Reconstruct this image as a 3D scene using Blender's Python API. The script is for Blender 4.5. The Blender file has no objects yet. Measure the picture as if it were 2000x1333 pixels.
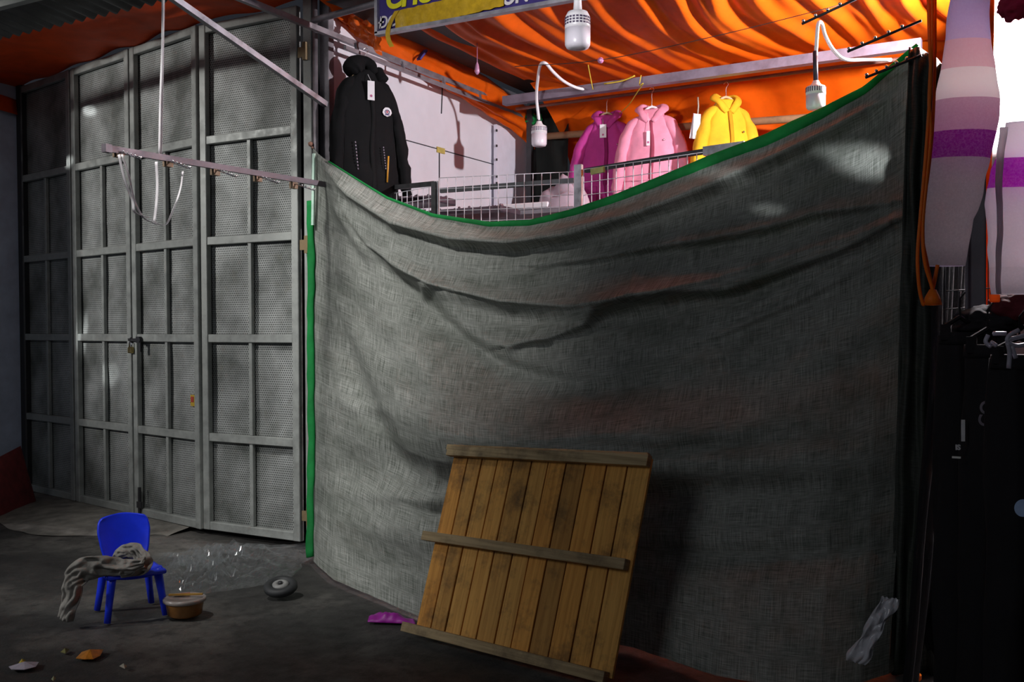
import bpy, bmesh, math, random
from mathutils import Vector, Matrix, noise
random.seed(7)
sc = bpy.context.scene
COL = sc.collection
V = Vector
# ------------------------------------------------------------------ camera
FPX, PX0, PY0 = 1960.0, 1000.0, 713.0
YAW, PITCH, CAMZ = math.radians(29.3), math.radians(1.9), 1.5
Fh = V((-math.sin(YAW), math.cos(YAW), 0)); RT = V((math.cos(YAW), math.sin(YAW), 0))
FW = Fh*math.cos(PITCH) + V((0, 0, -math.sin(PITCH))); UP = Fh*math.sin(PITCH) + V((0, 0, math.cos(PITCH)))
EYE = V((0, 0, CAMZ))
cam = bpy.data.cameras.new('camera'); camo = bpy.data.objects.new('camera', cam); COL.objects.link(camo)
camo.location = EYE; camo.rotation_euler = (math.pi/2 - PITCH, 0, YAW)
cam.sensor_width = 36; cam.lens = FPX/2000*36; cam.shift_y = (PY0-666.5)/2000; cam.clip_start = .05
sc.camera = camo
# ------------------------------------------------------------------ world, light, exposure
sc.view_settings.view_transform = 'Standard'; sc.view_settings.look = 'None'
sc.view_settings.gamma = 1; sc.view_settings.use_curve_mapping = False
sc.view_settings.exposure = 0.0
w = bpy.data.worlds.new('night'); sc.world = w; w.use_nodes = True
w.node_tree.nodes['Background'].inputs[0].default_value = (.55, .6, .75, 1)
w.node_tree.nodes['Background'].inputs[1].default_value = .030
LAMP = V((-.24, 6.1, 3.22))
def light(name, typ, loc, energy, color=(1, 1, 1), size=.3, target=None, spot=None, blend=.6):
    l = bpy.data.lights.new(name, typ); l.energy = energy; l.color = color
    if typ in ('POINT', 'SPOT'): l.shadow_soft_size = size
    if typ == 'AREA': l.shape = 'DISK'; l.size = size
    if spot: l.spot_size = math.radians(spot); l.spot_blend = blend
    o = bpy.data.objects.new(name, l); COL.objects.link(o); o.location = loc
    if target is not None: o.rotation_euler = (V(target)-V(loc)).to_track_quat('-Z', 'Y').to_euler()
    return o
light('stall_lamp_light', 'POINT', LAMP, 480, (1, .93, .97), .05)
light('street_flood_light', 'SPOT', (-9.5, -.5, 4.0), 900, (1, .98, .95), .1, (-6.6, 5.5, 2.35), 38, .9)
light('awning_flood_light', 'SPOT', (-4.5, 2.0, 5.0), 640, (1, .985, .96), .18, (-4.6, 5.0, 1.5), 58, 1.0)
light('ground_fill_light', 'SPOT', (-8.6, -1.6, 4.2), 620, (1, .99, .97), .2, (-4.7, 3.7, .25), 30, 1.0)  # added fill for the chair and the ground at left
light('shopfront_lamp', 'SPOT', (-1.9, .2, 2.7), 620, (.98, .96, 1), .12, (-2.35, 5.2, 3.8), 42, .85)
light('market_light', 'AREA', (-3.2, -3.5, 4.5), 46, (.92, .96, 1), 2.5, (-3, 5, 1.6))
for tx_, ty_, tz_, sp_, en_, ax_ in ((-.95, 5.3, 2.345, 6.0, 620, .5), (-1.14, 5.3, 2.42, 2.2, 230, .5), (-1.70, 5.3, 2.335, 4.0, 330, .4), (-1.42, 5.25, 2.12, 2.8, 260, .4)):
    o_ = light('net_patch_light', 'SPOT', (.6, 1.5, 2.9), en_, (.93, .97, 1), .03, (tx_, ty_, tz_), sp_, 1.0)  # added narrow spots, unseen, throw the light patches on the net
    o_.rotation_euler = (o_.rotation_euler.to_matrix() @ Matrix.Rotation(math.radians(-22), 3, 'Z')).to_euler(); o_.scale = (1, ax_, 1)
for tx_, ty_, tz_, sp_, en_, ax_, ro_ in ((-7.28, 5.68, 3.36, 2.8, 2600, .35, -12), (-7.55, 5.72, 2.95, 1.8, 2000, .6, 10), (-7.42, 5.70, 1.5, 3.6, 1800, .25, 82), (-7.0, 5.62, 1.15, 3.0, 1300, .6, 20)):
    o_ = light('gate_patch_light', 'SPOT', (-8.2, -.6, 3.9), en_, (.98, 1, 1), .02, (tx_, ty_, tz_), sp_, 1.0)  # added spots, one per light patch on the gate leaves
    o_.rotation_euler = (o_.rotation_euler.to_matrix() @ Matrix.Rotation(math.radians(ro_), 3, 'Z')).to_euler(); o_.scale = (1, ax_, 1)
# ------------------------------------------------------------------ pixel -> world point on a real plane
def ray(px, py): return FW + RT*((px-PX0)/FPX) + UP*((PY0-py)/FPX)
def at_y(px, py, y): d = ray(px, py); return EYE + d*(y/d.y)
def at_x(px, py, x): d = ray(px, py); return EYE + d*(x/d.x)
def at_z(px, py, z): d = ray(px, py); return EYE + d*((z-CAMZ)/d.z)
def at_d(px, py, s): return EYE + ray(px, py)*s
# ------------------------------------------------------------------ materials
def nodes(name):
    m = bpy.data.materials.new(name); m.use_nodes = True
    nt = m.node_tree; return m, nt, nt.nodes['Principled BSDF']
def N(nt, typ, **kw):
    n = nt.nodes.new(typ)
    for k, v in kw.items():
        if k in n.inputs: n.inputs[k].default_value = v
        else: setattr(n, k, v)
    return n
def ramp(nt, stops, src, interp='LINEAR'):
    r = nt.nodes.new('ShaderNodeValToRGB'); cr = r.color_ramp; cr.interpolation = interp
    while len(cr.elements) < len(stops): cr.elements.new(.5)
    for e, (p, c) in zip(cr.elements, stops):
        e.position = p; e.color = (c[0], c[1], c[2], 1) if not isinstance(c, (int, float)) else (c, c, c, 1)
    nt.links.new(src, r.inputs[0]); return r.outputs[0]
def coords(nt, kind='Object', scale=(1, 1, 1)):
    tc = nt.nodes.new('ShaderNodeTexCoord'); mp = N(nt, 'ShaderNodeMapping'); mp.inputs['Scale'].default_value = scale
    nt.links.new(tc.outputs[kind], mp.inputs[0]); return mp.outputs[0]
def mix(nt, a, b, fac, mode='MIX'):
    n = nt.nodes.new('ShaderNodeMix'); n.data_type = 'RGBA'; n.blend_type = mode
    for i, x in ((6, a), (7, b), (0, fac)):
        if isinstance(x, (int, float)): n.inputs[i].default_value = x
        elif isinstance(x, tuple): n.inputs[i].default_value = (*x[:3], 1)
        else: nt.links.new(x, n.inputs[i])
    return n.outputs[2]
def noisetex(nt, scale, vec, detail=4, rough=.6):
    n = N(nt, 'ShaderNodeTexNoise', Scale=scale, Detail=detail, Roughness=rough)
    nt.links.new(vec, n.inputs['Vector']); return n.outputs[0]
def bump(nt, bs, h, strength=.3, dist=.01):
    b = N(nt, 'ShaderNodeBump', Strength=strength, Distance=dist)
    nt.links.new(h, b.inputs['Height']); nt.links.new(b.outputs[0], bs.inputs['Normal'])
def plain(name, col, rough=.6, metal=0, var=.25, scale=12, bmp=.1, spec=.5, emit=0):
    m, nt, bs = nodes(name); vec = coords(nt)
    n = noisetex(nt, scale, vec)
    c = ramp(nt, [(.3, tuple(x*(1-var) for x in col)), (.7, tuple(min(1, x*(1+var)) for x in col))], n)
    nt.links.new(c, bs.inputs['Base Color']); bs.inputs['Roughness'].default_value = rough
    bs.inputs['Metallic'].default_value = metal; bs.inputs['Specular IOR Level'].default_value = spec
    if bmp: bump(nt, bs, n, bmp)
    if emit: bs.inputs['Emission Color'].default_value = (*col, 1); bs.inputs['Emission Strength'].default_value = emit
    return m
def cloth(name, col, rough=.85, trans=.0, var=.2, weave=250, bmp=.25, sheen=0):
    m, nt, bs = nodes(name); vec = coords(nt)
    n = noisetex(nt, 5, vec, 5); w1 = noisetex(nt, weave, vec, 2)
    c = ramp(nt, [(.3, tuple(x*(1-var) for x in col)), (.7, tuple(min(1, x*(1+var)) for x in col))], n)
    nt.links.new(c, bs.inputs['Base Color']); bs.inputs['Roughness'].default_value = rough
    bs.inputs['Specular IOR Level'].default_value = .25
    if sheen: bs.inputs['Sheen Weight'].default_value = sheen
    bump(nt, bs, w1, bmp, .004)
    if trans:
        tr = nt.nodes.new('ShaderNodeBsdfTranslucent'); nt.links.new(c, tr.inputs[0])
        mx = nt.nodes.new('ShaderNodeMixShader'); mx.inputs[0].default_value = trans
        nt.links.new(bs.outputs[0], mx.inputs[1]); nt.links.new(tr.outputs[0], mx.inputs[2])
        nt.links.new(mx.outputs[0], nt.nodes['Material Output'].inputs[0])
    return m
def steel(name, col, rough=.45, metal=.6, rust=.3):
    m, nt, bs = nodes(name); vec = coords(nt)
    n = noisetex(nt, 9, vec, 6, .7); n2 = noisetex(nt, 60, vec, 3)
    c = ramp(nt, [(.25, tuple(x*.6 for x in col)), (.6, col)], n)
    c = mix(nt, c, (.10, .05, .025), ramp(nt, [(.62, 0), (.8, rust)], n2))
    nt.links.new(c, bs.inputs['Base Color']); bs.inputs['Metallic'].default_value = metal
    nt.links.new(ramp(nt, [(.3, rough*.7), (.7, min(1, rough*1.4))], n), bs.inputs['Roughness'])
    bump(nt, bs, n2, .08, .002)
    return m
def perforated():
    m, nt, bs = nodes('perforated_zinc'); tc = nt.nodes.new('ShaderNodeTexCoord')
    sep = nt.nodes.new('ShaderNodeSeparateXYZ'); nt.links.new(tc.outputs['UV'], sep.inputs[0])
    P = .019
    def mth(op, a, b=None):
        n = nt.nodes.new('ShaderNodeMath'); n.operation = op
        for i, x in enumerate((a, b)):
            if x is None: continue
            if isinstance(x, (int, float)): n.inputs[i].default_value = x
            else: nt.links.new(x, n.inputs[i])
        return n.outputs[0]
    u, v = sep.outputs[0], sep.outputs[1]
    def dots(off):
        a = mth('SUBTRACT', mth('FRACT', mth('ADD', mth('DIVIDE', u, P), off)), .5)
        b = mth('MULTIPLY', mth('SUBTRACT', mth('FRACT', mth('ADD', mth('DIVIDE', v, P*1.73), off)), .5), 1.73)
        return mth('SQRT', mth('ADD', mth('MULTIPLY', a, a), mth('MULTIPLY', b, b)))
    d = mth('MINIMUM', dots(0.0), dots(.5))
    hole = mth('LESS_THAN', d, .27)
    vec = coords(nt)
    n = noisetex(nt, 2.2, vec, 5, .6); n2 = noisetex(nt, 14, vec, 4)
    c = ramp(nt, [(.34, (.17, .185, .17)), (.64, (.54, .56, .55))], n)
    c = mix(nt, c, (.26, .25, .20), ramp(nt, [(.55, 0), (.8, .5)], n2))
    c = mix(nt, c, (.03, .03, .03), hole)
    nt.links.new(c, bs.inputs['Base Color']); bs.inputs['Metallic'].default_value = .3
    bs.inputs['Roughness'].default_value = .58
    n3 = noisetex(nt, 3.0, coords(nt, 'Object', (1, 1, .6)), 3, .5)
    b1 = N(nt, 'ShaderNodeBump', Strength=.55, Distance=.05); nt.links.new(n3, b1.inputs['Height'])
    b2 = N(nt, 'ShaderNodeBump', Strength=.6, Distance=.003); b2.invert = True
    nt.links.new(hole, b2.inputs['Height']); nt.links.new(b1.outputs[0], b2.inputs['Normal'])
    nt.links.new(b2.outputs[0], bs.inputs['Normal'])
    return m
def net_mat(name, dark, lite, trans=.12):
    m, nt, bs = nodes(name)
    uv = coords(nt, 'UV')
    big = noisetex(nt, 1.6, coords(nt, 'UV', (1, 2.2, 1)), 6, .65)
    warp = noisetex(nt, 1, coords(nt, 'UV', (260, 8, 1)), 3, .7)
    weft = noisetex(nt, 1, coords(nt, 'UV', (7, 240, 1)), 3, .7)
    grime = noisetex(nt, 1, coords(nt, 'UV', (2.2, 6, 1)), 7, .7)
    thr = mix(nt, warp, weft, .45)
    c = ramp(nt, [(.36, dark), (.64, lite)], thr)
    c = mix(nt, c, (.035, .05, .032), ramp(nt, [(.45, .0), (.66, .42)], big))
    c = mix(nt, c, (.15, .13, .10), ramp(nt, [(.56, 0), (.72, .35)], grime))
    nt.links.new(c, bs.inputs['Base Color']); bs.inputs['Roughness'].default_value = .6
    bs.inputs['Specular IOR Level'].default_value = .3
    bump(nt, bs, thr, .35, .004)
    tr = nt.nodes.new('ShaderNodeBsdfTranslucent'); tr.inputs[0].default_value = (.12, .2, .1, 1)
    mx = nt.nodes.new('ShaderNodeMixShader'); mx.inputs[0].default_value = trans
    nt.links.new(bs.outputs[0], mx.inputs[1]); nt.links.new(tr.outputs[0], mx.inputs[2])
    nt.links.new(mx.outputs[0], nt.nodes['Material Output'].inputs[0])
    return m
def wood(name, cols, scale=1.0, dirt=.5):
    m, nt, bs = nodes(name)
    oi = nt.nodes.new('ShaderNodeObjectInfo')
    g = noisetex(nt, 1, coords(nt, 'UV', (60*scale, 2.5, 1)), 6, .65)
    k = noisetex(nt, 1, coords(nt, 'Object', (5, 5, 5)), 5, .7)
    c = ramp(nt, [(.3, cols[0]), (.6, cols[1])], g)
    rnd = ramp(nt, [(0, (.62, .58, .55)), (.5, (1, 1, 1)), (1, (1.0, .88, .72))], oi.outputs['Random'])
    c = mix(nt, c, rnd, 1.0, 'MULTIPLY')
    c = mix(nt, c, (.045, .032, .02), ramp(nt, [(.5, 0), (.72, dirt)], k))
    nt.links.new(c, bs.inputs['Base Color']); bs.inputs['Roughness'].default_value = .75
    bump(nt, bs, g, .25, .003)
    return m
def clear_plastic(name, col=(.9, .95, 1), fac=.2):
    m, nt, bs = nodes(name)
    bs.inputs['Base Color'].default_value = (*col, 1); bs.inputs['Roughness'].default_value = .12
    bs.inputs['Specular IOR Level'].default_value = .9
    tr = nt.nodes.new('ShaderNodeBsdfTransparent'); tr.inputs[0].default_value = (.98, .99, .99, 1)
    gl = nt.nodes.new('ShaderNodeBsdfGlossy'); gl.inputs['Roughness'].default_value = .1
    fr = N(nt, 'ShaderNodeLayerWeight', Blend=.12)
    mx0 = nt.nodes.new('ShaderNodeMixShader'); nt.links.new(ramp(nt, [(0, .05), (1, .35)], fr.outputs[1]), mx0.inputs[0])
    nt.links.new(tr.outputs[0], mx0.inputs[1]); nt.links.new(gl.outputs[0], mx0.inputs[2])
    mx = nt.nodes.new('ShaderNodeMixShader'); mx.inputs[0].default_value = fac
    nt.links.new(mx0.outputs[0], mx.inputs[1]); nt.links.new(bs.outputs[0], mx.inputs[2])
    nt.links.new(mx.outputs[0], nt.nodes['Material Output'].inputs[0])
    return m
def bands(name, stops, rough=.95, ribs=90):
    """knitted wool whose stripes follow the garment's own length (UV v)"""
    m, nt, bs = nodes(name); tc = nt.nodes.new('ShaderNodeTexCoord')
    sep = nt.nodes.new('ShaderNodeSeparateXYZ'); nt.links.new(tc.outputs['UV'], sep.inputs[0])
    c = ramp(nt, stops, sep.outputs[1], 'CONSTANT')
    f = noisetex(nt, 160, coords(nt), 4, .8)
    c = mix(nt, c, (1, 1, 1), ramp(nt, [(.4, 0), (.8, .18)], f))
    nt.links.new(c, bs.inputs['Base Color']); bs.inputs['Roughness'].default_value = rough
    bs.inputs['Sheen Weight'].default_value = .25; bs.inputs['Specular IOR Level'].default_value = .1
    bump(nt, bs, f, .5, .006)
    tr = nt.nodes.new('ShaderNodeBsdfTranslucent'); nt.links.new(c, tr.inputs[0])
    mx = nt.nodes.new('ShaderNodeMixShader'); mx.inputs[0].default_value = .78
    nt.links.new(bs.outputs[0], mx.inputs[1]); nt.links.new(tr.outputs[0], mx.inputs[2])
    nt.links.new(mx.outputs[0], nt.nodes['Material Output'].inputs[0])
    return m
# ------------------------------------------------------------------ mesh helpers
WO = {}
def obj(name, bm, mat, parent=None, smooth=False, origin=None):
    if bm.verts:
        if parent is None and origin is None:
            xs = [v.co for v in bm.verts]
            lo = [min(c[i] for c in xs) for i in range(3)]; hi = [max(c[i] for c in xs) for i in range(3)]
            origin = V(((lo[0]+hi[0])/2, (lo[1]+hi[1])/2, lo[2]))
        o0 = WO[parent.name] if parent is not None else V(origin)
        bmesh.ops.translate(bm, verts=bm.verts, vec=-o0)
    me = bpy.data.meshes.new(name); bm.to_mesh(me); bm.free()
    if smooth:
        for p in me.polygons: p.use_smooth = True
    me.materials.append(mat)
    o = bpy.data.objects.new(name, me); COL.objects.link(o)
    if parent is not None: o.parent = parent
    else: o.location = o0
    WO[o.name] = V(o0)
    return o
def thing(name, label, cat, loc, group=None):
    o = bpy.data.objects.new(name, None); COL.objects.link(o); o.location = loc; o.empty_display_size = .1
    WO[o.name] = V(loc); return tag(o, label, cat, group)
def tag(o, label, cat, group=None):
    o['label'] = label; o['category'] = cat
    if group: o['group'] = group
    return o
def struct(o): o['kind'] = 'structure'; return o
def BM(): return bmesh.new()
def box(bm, c, s, M=None, bev=0):
    r = bmesh.ops.create_cube(bm, size=1); vs = r['verts']
    for v in vs:
        p = V((v.co.x*s[0], v.co.y*s[1], v.co.z*s[2]))
        v.co = (M @ p if M else p) + V(c)
    if bev:
        es = list({e for v in vs for e in v.link_edges})
        bmesh.ops.bevel(bm, geom=es, offset=bev, segments=1, affect='EDGES')
    return vs
def frame_of(d, up=V((0, 0, 1))):
    d = d.normalized()
    if abs(d.dot(up)) > .98: up = V((0, 1, 0))
    x = d.cross(up).normalized(); u = x.cross(d).normalized()
    return Matrix((x, d, u)).transposed()
def bar(bm, p0, p1, w, h, up=V((0, 0, 1)), bev=0):
    p0, p1 = V(p0), V(p1); d = p1-p0
    return box(bm, (p0+p1)/2, (w, d.length, h), frame_of(d, V(up)), bev)
def tube(bm, pts, r, seg=8, cap=True, flat=1.0, uv=None, upv=V((0, 0, 1))):
    pts = [V(p) for p in pts]; n = len(pts); rings = []; prevx = None
    rr = r if isinstance(r, (list, tuple)) else [r]*n
    for i, p in enumerate(pts):
        d = (pts[min(i+1, n-1)]-pts[max(i-1, 0)]).normalized()
        if prevx is None:
            u = upv if abs(d.dot(upv)) < .95 else V((0, 1, 0))
            x = d.cross(u).normalized()
        else: x = (prevx - d*prevx.dot(d)).normalized()
        prevx = x; y = d.cross(x).normalized()
        ri = rr[i]; ra, rb = (ri if isinstance(ri, tuple) else (ri, ri*flat))
        rings.append([bm.verts.new(p + x*ra*math.cos(2*math.pi*k/seg) + y*rb*math.sin(2*math.pi*k/seg)) for k in range(seg)])
    lay = bm.loops.layers.uv.verify() if uv else None
    for i in range(n-1):
        for k in range(seg):
            f = bm.faces.new((rings[i][k], rings[i][(k+1) % seg], rings[i+1][(k+1) % seg], rings[i+1][k]))
            if lay:
                for l, (a, b) in zip(f.loops, ((k, i), (k+1, i), (k+1, i+1), (k, i+1))): l[lay].uv = (a/seg, b/(n-1))
    if cap: bm.faces.new(rings[0][::-1]); bm.faces.new(rings[-1])
    return rings
def lathe(bm, prof, M, seg=24):
    rings = []
    for (r, z) in prof:
        rings.append([bm.verts.new(M @ V((max(r, 1e-4)*math.cos(2*math.pi*k/seg), max(r, 1e-4)*math.sin(2*math.pi*k/seg), z))) for k in range(seg)])
    for i in range(len(rings)-1):
        for k in range(seg):
            bm.faces.new((rings[i][k], rings[i][(k+1) % seg], rings[i+1][(k+1) % seg], rings[i+1][k]))
    bm.faces.new(rings[0][::-1]); bm.faces.new(rings[-1])
def ball(bm, c, r, seg=8):
    bmesh.ops.create_icosphere(bm, subdivisions=1 if seg < 9 else 2, radius=r, matrix=Matrix.Translation(V(c)))
def sheet(bm, f, nu, nv, uvs=(1, 1), closed=False):
    g = [[bm.verts.new(f(i/nu, j/nv)) for j in range(nv+1)] for i in range(nu+1)]
    lay = bm.loops.layers.uv.verify()
    for i in range(nu):
        for j in range(nv):
            fc = bm.faces.new((g[i][j], g[i+1][j], g[i+1][j+1], g[i][j+1]))
            for l, (a, b) in zip(fc.loops, ((i, j), (i+1, j), (i+1, j+1), (i, j+1))): l[lay].uv = (a/nu*uvs[0], b/nv*uvs[1])
    return g
def thick(o, t, off=0):
    m = o.modifiers.new('solidify', 'SOLIDIFY'); m.thickness = t; m.offset = off; return o
def subsurf(o, n=1):
    m = o.modifiers.new('subsurf', 'SUBSURF'); m.levels = n; m.render_levels = n; return o
def poly(bm, pts, uvf=None):
    f = bm.faces.new([bm.verts.new(V(p)) for p in pts]); return f
def prism(bm, pts, d):
    a = [bm.verts.new(V(p)) for p in pts]; b = [bm.verts.new(V(p)+V(d)) for p in pts]; n = len(pts)
    bm.faces.new(a); bm.faces.new(b[::-1])
    for i in range(n): bm.faces.new((a[i], b[i], b[(i+1) % n], a[(i+1) % n]))
    bmesh.ops.recalc_face_normals(bm, faces=bm.faces)
def interp(tab, x):
    if x <= tab[0][0]: return tab[0][1]
    for (a, b), (c, d) in zip(tab, tab[1:]):
        if x <= c: return b+(d-b)*(x-a)/(c-a)
    return tab[-1][1]
def catmull(pts, n=8):
    P = [V(p) for p in pts]; P = [P[0]*2-P[1]]+P+[P[-1]*2-P[-2]]; out = []
    for i in range(1, len(P)-2):
        for k in range(n):
            t = k/n; a, b, c, d = P[i-1:i+3]
            out.append(.5*((2*b)+(c-a)*t+(2*a-5*b+4*c-d)*t*t+(3*b-a-3*c+d)*t**3))
    out.append(P[-2]); return out
def text_mesh(s, size, M, extrude=.001, shear=0, space=1, bold=0):
    cu = bpy.data.curves.new('lettering', 'FONT'); cu.body = s; cu.size = size; cu.extrude = extrude; cu.shear = shear
    cu.space_character = space; cu.offset = bold
    o = bpy.data.objects.new('lettering_tmp', cu); COL.objects.link(o)
    dg = bpy.context.evaluated_depsgraph_get(); me = bpy.data.meshes.new_from_object(o.evaluated_get(dg))
    bm = BM(); bm.from_mesh(me); bmesh.ops.transform(bm, matrix=M, verts=bm.verts)
    bpy.data.objects.remove(o); bpy.data.meshes.remove(me); bpy.data.curves.remove(cu); return bm
def basis(o, x, y):
    x, y = V(x).normalized(), V(y).normalized(); z = x.cross(y)
    return Matrix.Translation(V(o)) @ Matrix((x, y, z)).transposed().to_4x4()
def nz(p, s=1.0, seed=0): return noise.noise(V((p[0]*s+seed*7.3, p[1]*s+seed*3.1, p[2]*s-seed*5.7)))
# ------------------------------------------------------------------ shared materials
M_zinc = perforated()
M_gate = steel('grey_painted_steel', (.40, .42, .40), .5, .25, .35)
M_galv = steel('galvanised_steel', (.52, .50, .55), .4, .7, .35)
M_pipe = steel('old_grey_pipe', (.36, .33, .36), .45, .6, .6)
M_dark = steel('dark_steel', (.06, .06, .065), .5, .5, .3)
M_rust = steel('rusty_rod', (.34, .17, .13), .6, .4, .8)
M_chrome = plain('chrome_wire', (.75, .75, .78), .25, 1, .05)
M_white = plain('white_plastic', (.8, .78, .8), .35, 0, .04, bmp=0)
M_black = cloth('black_cloth', (.004, .004, .005), .9, 0, bmp=.1)
M_tarp = cloth('orange_tarpaulin', (.88, .13, .004), .5, .2, .12, 90, .2)
M_tarpred = cloth('red_orange_tarpaulin', (.85, .085, .008), .55, .0, .15, 90, .2)
M_net = net_mat('shade_netting', (.07, .085, .066), (.50, .51, .475), .004)
M_hem = cloth('green_net_hem', (.015, .30, .07), .7, .25, .3, 200)
M_paper = plain('white_card', (.82, .8, .84), .6, 0, .03, bmp=0)
M_ply = None
YF = 5.35

# ================================================================== SETTING
def ground():
    m, nt, bs = nodes('stained_concrete'); vec = coords(nt)
    a = noisetex(nt, .9, vec, 8, .65); b = noisetex(nt, 9, vec, 6, .7); c3 = noisetex(nt, 90, vec, 3)
    c = ramp(nt, [(.36, (.016, .015, .0145)), (.50, (.042, .040, .037)), (.64, (.13, .122, .11))], a)
    c = mix(nt, c, (.015, .014, .013), ramp(nt, [(.5, 0), (.68, .7)], b))
    c = mix(nt, c, (.13, .12, .11), ramp(nt, [(.62, 0), (.75, .4)], c3))
    nt.links.new(c, bs.inputs['Base Color']); nt.links.new(ramp(nt, [(.3, .55), (.7, .9)], b), bs.inputs['Roughness'])
    bump(nt, bs, mix(nt, b, c3, .4), .5, .012)
    bm = BM(); bmesh.ops.create_grid(bm, x_segments=80, y_segments=80, size=10)
    for v in bm.verts:
        v.co.z = .012*nz((v.co.x, v.co.y, 0), 1.1) - .012
        v.co.x -= 3; v.co.y += 3
    struct(obj('ground', bm, m, smooth=True, origin=(-3, 3, 0)))
    # cement apron sloping up to the gate
    m2 = plain('rough_cement', (.17, .16, .14), .9, 0, .45, 7, .6)
    bm = BM(); A = at_z(28, 1030, 0); A2 = at_z(95, 1062, 0); B2 = at_z(215, 1058, 0); C2 = at_z(310, 1046, 0)
    def f(u, v):
        x = -8.3+u*2.5; yb = 5.38+.19*(-5.65-x) if x < -5.65 else 5.38
        front = yb-.25-.75*math.sin(math.pi*min(1, u*1.05))**.6*(.85+.2*nz((x, 0, 0), 2))
        y = yb+.12+(front-yb-.12)*v
        return V((x, y, .035*(1-v**2.2)+.006*nz((x, y, 0), 6)-.006))
    sheet(bm, f, 40, 16)
    struct(obj('trim_1', bm, m2, smooth=True))
ground()
# left wall: bluish boards with an opening near the top, beside the gate
bm = BM(); box(bm, (-8.62, 4.2, 2.1), (.18, 3.54, 4.2)); 
struct(obj('wall_left', bm, plain('blue_grey_plaster', (.62, .70, .88), .8, 0, .15, 5)))
bm = BM(); p = at_y(48, 600, 5.85); box(bm, (-8.47, 5.90, 1.88), (.08, .08, 3.76), bev=.01)
struct(obj('trim_2', bm, M_dark))
bm = BM(); box(bm, (-8.52, 4.65, 2.85), (.03, 1.2, 1.0)); struct(obj('window_1', bm, plain('pale_glass', (.30, .34, .42), .2, 0, .1)))
bm = BM()
for z in (2.32, 3.38): box(bm, (-8.51, 4.65, z), (.06, 1.3, .06))
for y in (4.05, 5.25): box(bm, (-8.51, y, 2.85), (.06, .06, 1.0))
struct(obj('trim_3', bm, M_dark))
# wall behind gate and stall
bm = BM(); box(bm, (-6.6, 6.9, 2.1), (4.0, .1, 4.2)); struct(obj('wall_back', bm, plain('dark_plaster', (.05, .05, .055), .9)))
# white boarded side wall of the stall
bm = BM(); box(bm, (-4.56, 6.95, 1.85), (.04, 2.85, 3.7))
struct(obj('wall_inner', bm, plain('white_wall_board', (.80, .80, .86), .55, 0, .05, 3, .02)))

# ================================================================== GATE
PA, PB = V((-5.65, 5.37, 0)), V((-8.30, 5.88, 0))
UL = (PB-PA).normalized(); NL = V((-UL.y, UL.x, 0)); NL = NL if NL.y < 0 else -NL
def hit(px, o, n, py=648):
    d = ray(px, py); return EYE + d*((o-EYE).dot(n)/d.dot(n))
ZR = [.03, .72, 1.45, 2.165, 2.90, 3.74]
def gate_leaf(px0, px1, o, n, label, mull_top=False, skip_left=False):
    a, b = hit(px0, o, n), hit(px1, o, n); a.z = b.z = 0
    u = (b-a).normalized(); L = (b-a).length
    t = thing('gate_leaf', label, 'gate', (a+b)/2, 'grey perforated steel gate leaves')
    Mx = Matrix((u, -n, V((0, 0, 1)))).transposed()
    def at(x, z, d=0): return a+u*x+V((0, 0, z))+n*d
    W = .062
    for x in (W/2, L-W/2):
        bm = BM(); box(bm, at(x, (ZR[0]+ZR[-1])/2, .02), (W, .045, ZR[-1]-ZR[0]), Mx, .004); obj('stile', bm, M_gate, t)
    for i, z in enumerate(ZR):
        bm = BM(); zz = z+(.03 if i == 0 else -.03 if i == 5 else 0); box(bm, at(L/2, zz, .018), (L-2*W+.002, .04, .06), Mx, .004); obj('rail', bm, M_gate, t)
    for i in range(4):
        bm = BM(); z0, z1 = ZR[i]+(.06 if i == 0 else .03), ZR[i+1]-.03
        box(bm, at(L/2+.01*nz((px0, i, 0)), (z0+z1)/2, .012), (.034, .03, z1-z0), Mx, .003); obj('mullion', bm, M_gate, t)
    bm = BM()
    def f(s, v):
        x = W*.6+(L-1.2*W)*s; z = ZR[0]+.02+(ZR[-1]-ZR[0]-.04)*v
        k = min(1, min(abs(z-q) for q in ZR)/.12)*min(1, s*8, (1-s)*8)
        return at(x, z, -.012+.012*k*nz((x+px0, 0, z), 1.7)+.004*k*nz((x+px0, 3, z), 6))
    sheet(bm, f, 18, 90, (L, 3.7)); obj('perforated_panel', bm, M_zinc, t, True)
    return t, at, L, Mx, u
OF, NF = V((0, 5.39, 0)), V((0, -1, 0))
g1 = gate_leaf(48, 150, PA, NL, 'leftmost grey perforated gate leaf, half in shade, against the bluish wall')
g2 = gate_leaf(153, 265, PA, NL, 'grey perforated gate leaf left of the padlock, second from the wall')
g3 = gate_leaf(268, 397, PA, NL, 'grey perforated gate leaf with yellow sticker, right of the padlock')
g4 = gate_leaf(402, 591, OF, NF, 'widest grey perforated gate leaf, beside the green net edge')
# sticker on leaf 3
t, at, L, Mx, u = g3
P0 = hit(368, PA, NL, 797); 
bm = BM(); c = hit(381, PA, NL, 783)+NL*.004; box(bm, c, (.105, .004, .085), Mx)
s = obj('sticker', bm, plain('yellow_paper', (.55, .36, .03), .6, 0, .1), t)
bm = BM(); box(bm, c+NL*.003-u*.026+V((0, 0, .008)), (.036, .003, .042), Mx); obj('red_mark', bm, plain('red_ink', (.45, .05, .03), .6), s)
bm = BM()
for k in range(3): box(bm, c+NL*.003+u*(.012+.012*k)+V((0, 0, .02-.012*(k % 2))), (.006, .003, .012), Mx)
box(bm, c+NL*.003+u*.035+V((0, 0, -.012)), (.02, .003, .018), Mx); obj('dark_print', bm, plain('brown_ink', (.12, .06, .02), .6), s)
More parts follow.
